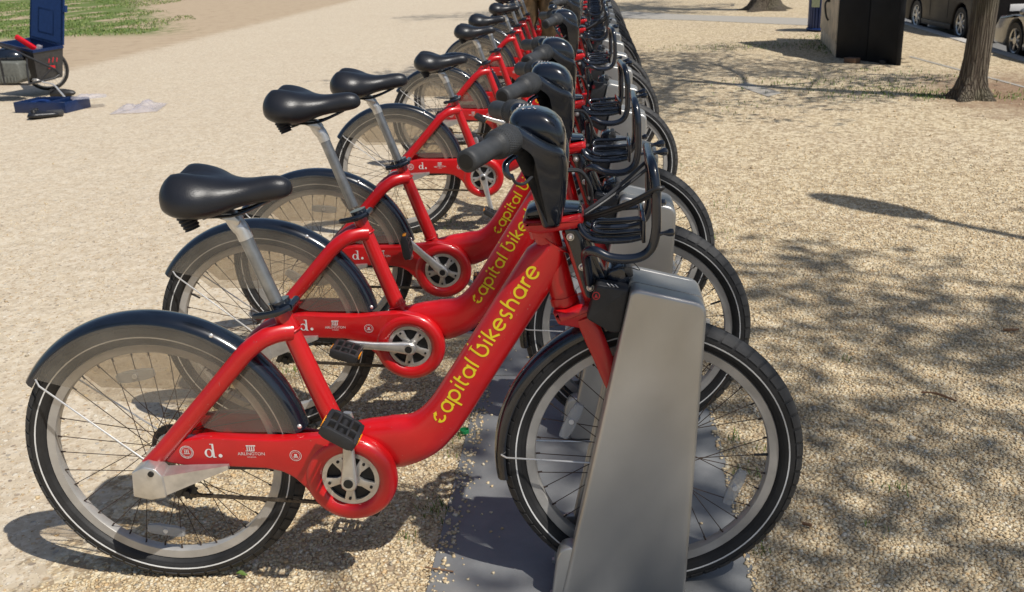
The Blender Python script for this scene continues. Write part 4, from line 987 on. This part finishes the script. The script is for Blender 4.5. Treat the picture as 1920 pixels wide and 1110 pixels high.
# ================================================================== CABINET, BIN
cb = thing('display_cabinet', 'tall black panelled cabinet with a tan wooden side, left of the near tree', 'cabinet')
A, B, S_, C_, D_ = (4.27, 12.85), (3.962, 10.559), (4.205, 10.085), (4.444, 9.608), (5.0, 11.9)
def wallpanel(name, p, q, z0, z1, th, mat, parent, off=0):
    p, q = Vector((*p, 0)), Vector((*q, 0)); d = (q-p); n = Vector((d.y, -d.x, 0)).normalized(); L = d.length
    mb = MB(); R = Matrix((( d.x/L, -n.x, 0), (d.y/L, -n.y, 0), (0, 0, 1)))
    box(mb, (p+q)/2+n*(off-th/2)+Vector((0, 0, (z0+z1)/2)), (L-.008, th, z1-z0), .004, R); return obj(name, mb, mat, parent)
CH = 1.02
core = MB(); c_ = [(p[0]*.985+.0155*4.4, p[1]*.985+.015*10.9) for p in (A, B, C_, D_)]
core.add([(x, y, .02) for x, y in c_]+[(x, y, CH-.02) for x, y in c_], [(3, 2, 1, 0), (4, 5, 6, 7), (0, 1, 5, 4), (1, 2, 6, 5), (2, 3, 7, 6), (3, 0, 4, 7)]); obj('body', core, 'black_panel', cb)
wallpanel('side_panel', B, S_, 0, CH, .03, 'black_panel', cb); wallpanel('side_panel', S_, C_, 0, CH, .03, 'black_panel', cb, -.004)
wallpanel('side_panel', C_, D_, 0, CH, .03, 'black_panel', cb)
Mid = ((A[0]+B[0])/2, (A[1]+B[1])/2)
wallpanel('plinth', A, B, 0, .16, .03, 'wood_tan', cb, .0)
d1 = wallpanel('door', A, Mid, .17, CH-.03, .03, 'wood_tan', cb, .012); d2 = wallpanel('door', Mid, B, .17, CH-.03, .03, 'wood_tan', cb, .012)
mb = MB(); nA = Vector((B[1]-A[1], -(B[0]-A[0]), 0)).normalized(); hc_ = Vector((Mid[0], Mid[1], .62))+Vector((B[0]-A[0], B[1]-A[1], 0)).normalized()*.12
box(mb, hc_+nA*.02, (.05, .05, .06), .005); tube(mb, catmull([hc_+nA*.04, hc_+nA*.07+Vector((0, 0, -.06)), hc_+nA*.05+Vector((0, 0, -.2)), hc_+nA*.02+Vector((.0, 0, -.26))], 4), .012, 8); obj('latch', mb, 'black_plastic', d2)
mb = MB(); box(mb, (4.45, 11.1, CH+.01), (1.0, 2.9, .04), .01, Matrix.Rotation(.22, 3, 'Z')); obj('roof', mb, 'black_panel', cb)
mb = MB(); box(mb, (0, 0, .03), (.16, .10, .06), .006, Matrix.Rotation(-.9, 3, 'Z')); obj('brick', mb, 'brick_brown', loc=(4.02, 9.98, 0), label='loose brown brick on the gravel against the foot of the black cabinet', category='brick')
mb = MB(); box(mb, (0, 0, .022), (.07, .06, .044), .006, Matrix.Rotation(-1.0, 3, 'Z')); box(mb, (.0, -.03, .012), (.05, .02, .02), .002); obj('cable_box', mb, 'black_plastic', loc=(4.32, 9.78, 0), label='tiny black box on the ground at the foot of the black cabinet', category='box')

bn = thing('litter_bin', 'blue slatted litter bin with a pale label, half hidden behind the tan cabinet side', 'litter bin', (4.62, 14.2, 0))
mb = MB(); tube(mb, [(0, 0, .02), (0, 0, .78)], .235, 32); obj('liner', mb, 'bin_blue', bn)
sl = MB(); box(sl, (0, 0, 0), (.010, .036, .70), .003); s0_ = obj('slat', sl, 'bin_blue', bn)
for i in range(30):
    o = s0_ if i == 0 else s0_.copy()
    if i: COL.objects.link(o); o.parent = bn
    a = 2*PI*i/30; o.location = (.252*math.cos(a), .252*math.sin(a), .40); o.rotation_euler = (0, 0, a)
for z_ in (.035, .76):
    mb = MB(); tube(mb, [(.262*math.cos(2*PI*i/40), .262*math.sin(2*PI*i/40), z_) for i in range(40)], .018, 10, True); obj('rim', mb, 'bin_blue', bn)
mb = MB(); box(mb, (-.20, -.19, .45), (.13, .006, .16), 0, Matrix.Rotation(-.75, 3, 'Z')); obj('label_panel', mb, 'bin_label', bn)

# ================================================================== CARS
def car(label, loc, rz, sc, paint, L, W, H, wb, wr, suv, rim_style=5, lights=True):
    c = thing('parked_car', label, 'car', loc, rz, 'cars parked along the kerb'); c.scale = (sc, sc, sc)
    f0, r0_ = L/2, -L/2; ax = wb/2
    cabin = [(-L*.47, H*.56), (-L*.40, H*.95), (-L*.20, H), (L*.06, H*.985), (L*.22, H*.60)] if suv else [(-L*.36, H*.62), (-L*.22, H*.96), (0, H), (L*.12, H*.93), (L*.27, H*.62)]
    belt = H*.60
    # body side outline with wheel arches, car length along y (front = +y)
    def outline():
        o = [(r0_, .34*H*.7), (r0_+.02, belt*.98), (-L*.44, belt*1.02), (L*.24, belt*1.0), (f0-.18, belt*.88), (f0, belt*.66), (f0, .22)]
        o += [(ax+wr*1.28, .20)]+[(ax+wr*1.18*math.cos(math.radians(a)), wr+wr*1.18*math.sin(math.radians(a))) for a in range(0, 181, 20)]+[(ax-wr*1.28, .20)]
        o += [(-ax+wr*1.28, .20)]+[(-ax+wr*1.18*math.cos(math.radians(a)), wr+wr*1.18*math.sin(math.radians(a))) for a in range(0, 181, 20)]+[(-ax-wr*1.28, .22)]
        return o
    mb = MB(); prism(mb, outline(), -W/2, W/2, .06, 4, 'x'); obj('body', mb, paint, c, 50)
    rings = []; n = len(cabin)
    mb = MB()
    for f, inset in ((0, .05), (1, .05)): pass
    prism(mb, rpoly(cabin+[(cabin[-1][0], belt*.97), (cabin[0][0], belt*.97)], .06, 3), -W/2+.10, W/2-.10, .10, 4, 'x'); cbn = obj('cabin', mb, paint, c, 50)
    for s in (-1, 1):
        for (a, b_) in (((-L*.37, -L*.16), (-L*.14, L*.015)) if True else ()):
            pass
        wins = [(-L*.375, -L*.24), (-L*.225, -L*.06), (-L*.045, L*.10)] if suv else [(-L*.24, -L*.06), (-L*.045, L*.12)]
        for (a, b_) in wins:
            mb = MB(); prism(mb, rpoly([(a, belt+.03), (b_+.06, belt+.03), (b_, H*.90), (a+.05, H*.90)], .03, 2), s*(W/2-.098)-.006, s*(W/2-.098)+.006, .002, 1, 'x'); obj('window', mb, 'car_glass', c)
        for yy in (-L*.14, L*.10):
            mb = MB(); box(mb, (s*(W/2+.002), yy, belt*.78), (.006, .012, belt*.75)); obj('door_gap', mb, 'dark_hole', c)
        for yy in (-L*.11, L*.06):
            mb = MB(); box(mb, (s*(W/2+.02), yy, belt*.86), (.03, .16, .03), .01); obj('door_handle', mb, paint, c)
        mb = MB(); ellipsoid(mb, (s*(W/2+.10), L*.17, belt*1.06), (.09, .07, .07), 14, 8); obj('wing_mirror', mb, paint, c)
        mb = MB(); box(mb, (s*(W/2-.25), f0-.04, belt*.72), (.36, .10, .14), .03); obj('headlight', mb, 'clear_lamp', c)
        mb = MB(); box(mb, (s*(W/2-.14), r0_+.02, belt*.82), (.20, .08, .22), .03); obj('tail_light', mb, 'red_lamp', c)
        mb = MB(); box(mb, (s*(W/2+.004), 0, .26), (.03, wb-wr*2.6, .12), .01); obj('sill', mb, 'black_plastic' if suv else paint, c)
        for yy in (-ax, ax):
            x0 = s*(W/2-.12)
            mb = MB(); t3 = MB(); lathe(t3, [(wr*.66, -.10), (wr*.97, -.11), (wr, -.08), (wr, .08), (wr*.97, .11), (wr*.66, .10)], (0, 0), 40)
            mb.add([(x0+y, yy+x, wr+z) for x, y, z in t3.v], t3.f); wo = obj('wheel', mb, 'tyre_rubber', c)
            mb = MB(); t3 = MB(); lathe(t3, [(wr*.60, -.09), (wr*.67, -.105), (wr*.67, .105), (wr*.60, .09)], (0, 0), 40)
            for i in range(rim_style):
                a = 2*PI*i/rim_style; R = Matrix.Rotation(a, 3, 'Y'); t4 = MB(); box(t4, (wr*.34, s*.075, 0), (wr*.62, .03, wr*.17), .01); t3.add([R @ Vector(p) for p in t4.v], t4.f)
            lathe(t3, [(.001, s*.05), (.09, s*.05), (.07, s*.10), (.001, s*.10)], (0, 0), 20)
            mb.add([(x0+y, yy+x, wr+z) for x, y, z in t3.v], t3.f); obj('rim', mb, 'alloy', wo)
            mb = MB(); t3 = MB(); lathe(t3, [(.001, -.02), (wr*.62, -.02), (wr*.62, .0), (.001, .0)], (0, 0), 24); mb.add([(x0+y, yy+x, wr+z) for x, y, z in t3.v], t3.f); obj('brake_disc', mb, 'dark_hole', wo)
    mb = MB(); box(mb, (0, r0_-.005, belt*.7), (.5, .02, .14), .004); obj('number_plate', mb, 'white_print', c)
    return c
car('dark brown parked suv with alloy wheels, at the top right behind the near tree', (6.72, 13.75, -.075), .03, .64, 'car_dark', 4.7, 1.8, 1.75, 2.85, .36, True, 7)
car('silver parked car cut by the right edge of the photo, right of the near tree', (6.60, 9.72, -.075), .03, .64, 'car_silver', 4.4, 1.72, 1.4, 2.6, .335, False, 5)
car('dark blue car parked across the road, just above the silver car', (9.3, 16.2, -.075), .03, .64, 'car_blue', 4.5, 1.75, 1.45, 2.65, .33, False, 5)

# ================================================================== REPAIR TRAILER, TOTE, TOOLS
tr_ = thing('bike_trailer', 'black framed cargo trailer with one wheel at the left edge, loaded with boxes', 'trailer')
mb = MB()
for dy in (0, .42):
    o_ = Vector((-.62*dy, dy, 0))
    tube(mb, [Vector((-5.70, 8.80, .66))+o_, Vector((-5.40, 8.84, .53))+o_, Vector((-5.00, 8.87, .315))+o_, Vector((-4.98, 8.90, .26))+o_], .013, 8)
    tube(mb, [Vector((-5.75, 8.72, .195))+o_, Vector((-5.26, 8.70, .185))+o_, Vector((-5.02, 8.85, .225))+o_, Vector((-4.98, 8.90, .26))+o_], .012, 8)
    tube(mb, [Vector((-5.26, 8.72, .185))+o_, Vector((-5.27, 8.79, .455))+o_], .009, 8); tube(mb, [Vector((-5.16, 8.76, .20))+o_, Vector((-5.03, 8.86, .34))+o_], .007, 8)
for x_ in (-5.7, -5.45, -5.2): tube(mb, [(x_, 8.72, .19), (x_, 9.14, .19)], .008, 8)
tube(mb, [(-4.98, 8.9, .26), (-5.11, 9.1, .26), (-5.24, 9.32, .26)], .012, 8)
obj('frame', mb, 'black_plastic', tr_)
mb = MB(); lathe(mb, [(.235+.018*math.cos(a*PI/5), .018*math.sin(a*PI/5)) for a in range(10)], (0, 0), 48); wh = obj('wheel', mb, 'tyre_rubber', tr_, loc=(-5.47, 9.50, .262)); wh.rotation_euler = (0, 0, .35)
mb = MB(); lathe(mb, [(.205, -.008), (.218, -.011), (.218, .011), (.205, .008)], (0, 0), 48); obj('rim', mb, 'alloy', wh)
mb = MB()
for i in range(24): a = 2*PI*i/24; cyl(mb, (.02*math.cos(a+1), .02*(-1)**i, .02*math.sin(a+1)), (.206*math.cos(a), 0, .206*math.sin(a)), .0014, 4)
obj('spokes', mb, 'bright_wire', wh)
mb = MB(); tube(mb, catmull([(-5.20, 8.80, .22), (-5.10, 8.76, .19), (-4.98, 8.72, .17), (-4.86, 8.62, .10), (-4.74, 8.52, .02)], 4), .010, 8); ks = obj('kickstand', mb, 'bright_wire', tr_)
mb = MB(); prism(mb, rpoly([(-5.2, 0), (-4.9, 0), (-4.9, .02)], 0), 8, 8.01) if False else box(mb, (-5.22, 8.79, .205), (.05, .04, .06), .006); obj('bracket', mb, 'alloy', tr_)
tt = thing('storage_tote', 'dark storage tote with its navy blue lid standing open, in the trailer', 'storage box')
Rr, Tt, Nn = Vector((-5.082, 9.259, .518)), Vector((-5.604, 9.519, .600)), Vector((-5.229, 8.87, .508)); Ll = Tt+Nn-Rr
cen = (Rr+Tt+Nn+Ll)/4; dn_ = Vector((-.02, .02, -.335))
top = [Nn, Rr, Tt, Ll]; bot = [cen+(p-cen)*.84+dn_ for p in top]
mb = MB(); itop = [cen+(p-cen)*.955 for p in top]; ibot = [cen+(p-cen)*.80+dn_*.93 for p in top]
mb.add(bot+top+itop+ibot, [(3, 2, 1, 0)]+[(i, (i+1) % 4, 4+(i+1) % 4, 4+i) for i in range(4)]+[(4+i, 4+(i+1) % 4, 8+(i+1) % 4, 8+i) for i in range(4)]+[(8+i, 8+(i+1) % 4, 12+(i+1) % 4, 12+i) for i in range(4)]+[(12, 13, 14, 15)]); obj('tub', mb, 'dark_grey_plastic', tt)
mb = MB()
for i in range(4):
    p, q = top[i], top[(i+1) % 4]; d = (q-p); o1 = cen+(p-cen)*1.03; o2 = cen+(q-cen)*1.03; i1 = cen+(p-cen)*.95; i2 = cen+(q-cen)*.95; z_ = Vector((0, 0, .028))
    mb.add([o1, o2, i2, i1, o1+z_, o2+z_, i2+z_, i1+z_], [(0, 1, 5, 4), (1, 2, 6, 5), (2, 3, 7, 6), (3, 0, 4, 7), (4, 5, 6, 7), (0, 3, 2, 1)])
obj('rim', mb, 'blue_plastic', tt)
lining = MB(); li = [cen+(p-cen)*.945+Vector((0, 0, .0)) for p in top]; lb = [cen+(p-cen)*.90+dn_*.4 for p in top]
lining.add(li+lb, [(i, (i+1) % 4, 4+(i+1) % 4, 4+i) for i in range(4)]+[(4, 5, 6, 7)]); obj('liner', lining, 'blue_plastic', tt)
e = (Tt-Rr).normalized(); n_ = e.cross(Vector((0, 0, 1))).normalized(); Wl = (Tt-Rr).length; hv = Vector((0, .25, .47)) ; 
R0 = Rr+Vector((.0, .01, .03)); T0 = Tt+Vector((0, .01, .03)); upv = Vector((-.03, .26, .50))
def lidq(u0, u1, v0, v1, off, th, mb):
    f = lambda u, v, o: R0+(T0-R0)*u+upv*v+n_*o
    hexa(mb, [f(u0, v0, off), f(u1, v0, off), f(u1, v1, off), f(u0, v1, off)], [f(u0, v0, off-th), f(u1, v0, off-th), f(u1, v1, off-th), f(u0, v1, off-th)])
mb = MB(); nn_ = 1
lidq(0, 1, 0, 1, .0, .012, mb)
for q in ((0, .05, 0, 1), (.95, 1, 0, 1), (.05, .95, .95, 1), (.05, .95, 0, .05)): lidq(*q, -.012, -.03, mb)
lidq(.25, .75, .16, .20, -.012, -.02, mb); lidq(.25, .75, .68, .72, -.012, -.02, mb); lidq(.25, .29, .2, .68, -.012, -.02, mb); lidq(.71, .75, .2, .68, -.012, -.02, mb)
for q in ((.18, .86, .005, .02),): lidq(*q, -.012, -.03, mb)
ld = obj('lid', mb, 'blue_plastic', tt); mb = MB(); lidq(-.08, 0, .72, .86, .02, .03, mb); obj('latch', mb, 'blue_plastic', ld)
tc = thing('tool_case', 'grey olive hard tool case with ribbed side, at the left edge of the trailer', 'tool case')
mb = MB(); prism(mb, rpoly([(-6.0, .205), (-5.35, .200), (-5.29, .24), (-5.31, .43), (-6.0, .47)], .03, 3), 8.66, 8.86, .02, 3); obj('shell', mb, 'olive_plastic', tc)
mb = MB(); ribm = MB(); box(ribm, (0, 0, 0), (.016, .012, .07), .003); r0o = obj('rib', ribm, 'olive_plastic', tc)
for i in range(6):
    o = r0o if i == 0 else r0o.copy()
    if i: COL.objects.link(o); o.parent = tc
    o.location = (-5.56+.038*i, 8.655, .245)
bg_ = MB(); ellipsoid(bg_, (-5.55, 8.86, .47), (.22, .12, .10), 24, 12); obj('cargo_bag', bg_, 'black_gloss', label='shiny black rounded bag on top of the grey tool case', category='bag')
mb = MB(); box(mb, (-5.42, 9.10, .60), (.26, .05, .05), .006, Matrix.Rotation(.62, 3, 'Y')); obj('red_bar', mb, 'red_plastic', label='bright red bar sticking out of the open tote', category='bar')
mb = MB(); box(mb, (-5.27, 9.08, .53), (.05, .05, .09), .004, Matrix.Rotation(.4, 3, 'Y')); obj('paper_packet', mb, 'poly_bag', label='pale lilac packet inside the open tote', category='packet')

ty_ = thing('tool_tray', 'navy blue open tool tray on the ground in front of the trailer', 'tool tray', (-4.60, 7.95, 0), -.18)
mb = MB(); box(mb, (0, 0, .006), (.60, .38, .012), .003); obj('base', mb, 'blue_plastic', ty_)
for (cx, cy, sx, sy) in ((0, -.19, .62, .014), (0, .19, .62, .014), (-.305, 0, .014, .38), (.305, 0, .014, .38), (.08, 0, .010, .36)):
    mb = MB(); box(mb, (cx, cy, .055), (sx, sy, .11), .003); obj('wall', mb, 'blue_plastic', ty_)
mb = MB(); tube(mb, catmull([(-4.84, 7.98, .075), (-4.72, 7.97, .095), (-4.62, 7.95, .085)], 4), .02, 8); obj('blue_rag', mb, 'bin_blue', label='bright blue rag lying in the tool tray', category='rag')
mb = MB(); cyl(mb, (-4.70, 8.02, .06), (-4.46, 7.90, .075), .012, 8); box(mb, (-4.44, 7.89, .075), (.05, .04, .02), .004); obj('spanner', mb, 'alloy', label='silver spanner lying in the tool tray', category='spanner')
# spare saddle lying upside down
ss = thing('spare_saddle', 'black bicycle saddle lying upside down in front of the blue tool tray', 'saddle', (-4.42, 7.42, 0), .3)
rings = []
for (x_, hw, zt, zb) in SADX if 'SADX' in globals() else [(-.14, .04, .04, .01), (-.12, .09, .065, .006), (-.07, .11, .075, .0), (-.02, .09, .072, .0), (.04, .05, .06, .003), (.10, .035, .055, .005), (.135, .02, .045, .01), (.145, .006, .03, .02)]:
    rings.append([(x_, hw*math.cos(2*PI*k/24), (zt+zb)/2+(zt-zb)/2*math.sin(2*PI*k/24)+.002) for k in range(24)])
mb = MB(); loft(mb, rings); obj('shell', mb, 'saddle_vinyl', ss, 180)
for s in (-1, 1):
    mb = MB(); tube(mb, [(-.07, s*.05, .06+.004*i) for i in range(10)], [.024+(.003 if i % 2 else 0) for i in range(10)], 14); obj('bumper', mb, 'black_plastic', ss)
mb = MB(); box(mb, (.10, .05, .035), (.16, .10, .06), .02); obj('bracket', mb, 'dark_grey_plastic', ss)
mb = MB(); ellipsoid(mb, (0, 0, .045), (.16, .06, .045), 16, 8); tube(mb, [(-.13, 0, .045), (-.02, 0, .05)], [.05, .048], 14); obj('water_bottle', mb, 'black_plastic', loc=(-5.02, 8.95, 0), label='dark cylindrical tool pouch on the ground behind the blue tray', category='pouch')
def blob(name, label, cat, loc, size, mat, seed):
    mb = MB(); ellipsoid(mb, (0, 0, 0), size, 16, 10); mb.v = [tuple(Vector(p)*(1+.35*mnoise.noise(Vector(p)*18+Vector((seed, 0, 0))))) for p in mb.v]
    obj(name, mb, mat, loc=loc, label=label, category=cat)
blob('orange_cloth', 'orange cloth bundled on the trailer at the very left edge', 'cloth', (-5.78, 8.95, .62), (.09, .07, .05), 'orange_reflector', 1)
blob('green_cloth', 'small green cloth on the trailer load at the left edge', 'cloth', (-5.72, 8.84, .56), (.07, .05, .03), 'green_plastic', 2)
mb = MB(); box(mb, (0, 0, 0), (.09, .004, .035), .002, Matrix.Rotation(.1, 3, 'Y')); st_ = obj('sticker', mb, 'red_plastic', tt, loc=(-5.13, 9.03, .33)); st_.rotation_euler = (0, 0, 1.20)
for i_, (x_, z_, l_) in enumerate(((-5.155, .40, .05), (-5.135, .405, .06), (-5.115, .40, .05))):
    mb = MB(); box(mb, (0, 0, 0), (.012, .004, l_), .001, Matrix.Rotation(.4, 3, 'Y')); q_ = obj('scrawl', mb, 'red_mark', tt, loc=(x_, 9.04+.05*i_, z_)); q_.rotation_euler = (0, 0, 1.20)
mb = MB(); tube(mb, catmull([(-5.50, 8.65, .47), (-5.50, 8.655, .35), (-5.50, 8.65, .19)], 3), .012, 6, flat=((0, 1, 0), .3)); obj('strap', mb, 'black_plastic', tr_)
# clear plastic bags: crumpled sheets
def crumple(label, loc, sx, sy, h, seed, rz=0):
    mb = MB(); n = 22; g = []
    for i in range(n):
        for j in range(n):
            u, v = i/(n-1)-.5, j/(n-1)-.5; q = mnoise.noise(Vector((u*3.4+seed, v*3.4, seed)))+.35*mnoise.noise(Vector((u*12, v*12+seed, 2)))
            g.append((u*sx*(1+.12*mnoise.noise(Vector((v*4, seed, 0)))), v*sy*(1+.12*mnoise.noise(Vector((u*4, seed, 5)))), .008+max(0, h*(.35+q)*(1-(2*abs(u))**3)*(1-(2*abs(v))**3))))
    mb.add(g, [(i*n+j, i*n+j+1, (i+1)*n+j+1, (i+1)*n+j) for i in range(n-1) for j in range(n-1)])
    o = obj('plastic_bag', mb, 'poly_bag', sharp=180, loc=loc, label=label, category='plastic bag'); o.rotation_euler = (0, 0, rz)
crumple('crumpled clear plastic bag lying alone on the pale path right of the tool tray', (-3.62, 7.85, 0), .46, .60, .08, 4.1, .2)
crumple('clear plastic bag draped over the right end of the blue tool tray', (-4.26, 8.08, .10), .34, .30, .04, 7.7, .5)

# ================================================================== PERSON (mostly hidden by the row)
pn = thing('person', 'person in khaki cargo trousers and boots standing behind the far bikes', 'person', (.36, 10.55, 0), 0)
bones = {'pel': (0, 0, .95), 'sp': (0, .01, 1.15), 'ch': (0, .02, 1.36), 'nk': (0, 0, 1.50), 'hd': (0, -.01, 1.60), 'top': (0, 0, 1.73),
         'lsh': (-.18, 0, 1.42), 'lel': (-.24, -.02, 1.14), 'lwr': (-.22, -.16, .93), 'lha': (-.21, -.20, .87), 'rsh': (.18, 0, 1.42), 'rel': (.25, 0, 1.14), 'rwr': (.20, -.16, .95), 'rha': (.18, -.21, .90),
         'lhi': (-.10, 0, .90), 'lkn': (-.12, -.03, .50), 'lan': (-.12, .02, .09), 'lto': (-.13, -.13, .03), 'rhi': (.10, 0, .90), 'rkn': (.13, -.04, .50), 'ran': (.13, .02, .09), 'rto': (.15, -.13, .03)}
rads = {'pel': .13, 'sp': .12, 'ch': .14, 'nk': .055, 'hd': .085, 'top': .07, 'lsh': .06, 'lel': .043, 'lwr': .030, 'lha': .035, 'rsh': .06, 'rel': .043, 'rwr': .030, 'rha': .035, 'lhi': .09, 'lkn': .06, 'lan': .04, 'lto': .035, 'rhi': .09, 'rkn': .06, 'ran': .04, 'rto': .035}
ed = [('pel', 'sp'), ('sp', 'ch'), ('ch', 'nk'), ('nk', 'hd'), ('hd', 'top'), ('ch', 'lsh'), ('lsh', 'lel'), ('lel', 'lwr'), ('lwr', 'lha'), ('ch', 'rsh'), ('rsh', 'rel'), ('rel', 'rwr'), ('rwr', 'rha'), ('pel', 'lhi'), ('lhi', 'lkn'), ('lkn', 'lan'), ('lan', 'lto'), ('pel', 'rhi'), ('rhi', 'rkn'), ('rkn', 'ran'), ('ran', 'rto')]
for s_, h_ in ((-1, 'lha'), (1, 'rha')):
    hx, hy, hz = bones[h_]
    for i in range(5):
        nm = f'{h_}f{i}'; off = (i-2)*.014
        bones[nm+'a'] = (hx+off, hy-.035 if i else hy-.02, hz-.035); bones[nm+'b'] = (hx+off*1.1, hy-.045, hz-.075+abs(i-2)*.008)
        rads[nm+'a'] = .010; rads[nm+'b'] = .008; ed += [(h_, nm+'a'), (nm+'a', nm+'b')]
ks_ = list(bones); me = bpy.data.meshes.new('body'); me.from_pydata([bones[k] for k in ks_], [(ks_.index(a), ks_.index(b_)) for a, b_ in ed], []); me.materials.append(M['skin'])
bo = bpy.data.objects.new('body', me); COL.objects.link(bo); bo.parent = pn
md = bo.modifiers.new('skin', 'SKIN')
for i, k in enumerate(ks_): me.skin_vertices[0].data[i].radius = (rads[k], rads[k])
me.skin_vertices[0].data[0].use_root = True; md.use_smooth_shade = True
ms = bo.modifiers.new('sub', 'SUBSURF'); ms.levels = 2; ms.render_levels = 2
def garment(rows, seed=0, seg=28, amp=.010):
    rings = []
    for (x, y, z, rx, ry) in rows:
        ring = []
        for k in range(seg):
            a = 2*PI*k/seg; w_ = 1+amp/rx*(mnoise.noise(Vector((math.cos(a)*2, math.sin(a)*2, z*9+seed)))*1.6)
            ring.append((x+rx*w_*math.cos(a), y+ry*w_*math.sin(a), z))
        rings.append(ring)
    return rings
def rows_lin(keys, n=7):
    out = []
    for a, b_ in zip(keys, keys[1:]):
        for i in range(n): out.append(tuple(a[j]+(b_[j]-a[j])*i/n for j in range(5)))
    return out+[keys[-1]]
mb = MB()
for s in (-1, 1): loft(mb, garment(rows_lin([(s*.125, .02, .06, .085, .10), (s*.13, -.01, .30, .088, .10), (s*.125, -.03, .50, .092, .105), (s*.11, -.01, .72, .105, .12), (s*.095, 0, .90, .11, .135)]), s*3, 28, .016))
loft(mb, garment(rows_lin([(0, 0, .80, .19, .13), (0, 0, .92, .20, .145), (0, 0, 1.03, .175, .13)]), 4, 32)); trz = obj('trousers', mb, 'khaki_cloth', pn, 180)
for s in (-1, 1):
    mb = MB(); box(mb, (s*.205, -.01, .62), (.045, .14, .19), .012); box(mb, (s*.210, -.01, .70), (.05, .15, .05), .008); obj('cargo_pocket', mb, 'khaki_cloth', trz)
    mb = MB(); ellipsoid(mb, (s*.135, -.06, .055), (.055, .15, .06), 18, 10); obj('shoe', mb, 'black_plastic', pn)
    mb = MB(); loft(mb, garment(rows_lin([(s*.17, 0, 1.44, .075, .085), (s*.215, 0, 1.30, .065, .07), (s*.24, -.01, 1.20, .062, .066)]), s, 20)); obj('sleeve', mb, 'dark_shirt', pn, 180)
mb = MB(); loft(mb, garment(rows_lin([(0, 0, .97, .19, .14), (0, .01, 1.15, .18, .14), (0, .01, 1.36, .21, .145), (0, 0, 1.45, .15, .11), (0, 0, 1.51, .07, .07)]), 9, 32)); obj('shirt', mb, 'dark_shirt', pn, 180)
mb = MB(); ellipsoid(mb, (0, .015, 1.70), (.090, .105, .085), 18, 10); obj('hair', mb, 'hair_brown', pn, 180)
mb = MB(); ellipsoid(mb, (0, -.105, 1.635), (.012, .018, .02), 10, 6); obj('nose', mb, 'skin', pn, 180)
for s in (-1, 1):
    mb = MB(); ellipsoid(mb, (s*.032, -.088, 1.665), (.012, .008, .007), 10, 6); obj('eye', mb, 'white_print', pn, 180)
    mb = MB(); ellipsoid(mb, (s*.09, .0, 1.65), (.010, .02, .03), 10, 6); obj('ear', mb, 'skin', pn, 180)
bpy.context.view_layer.update()
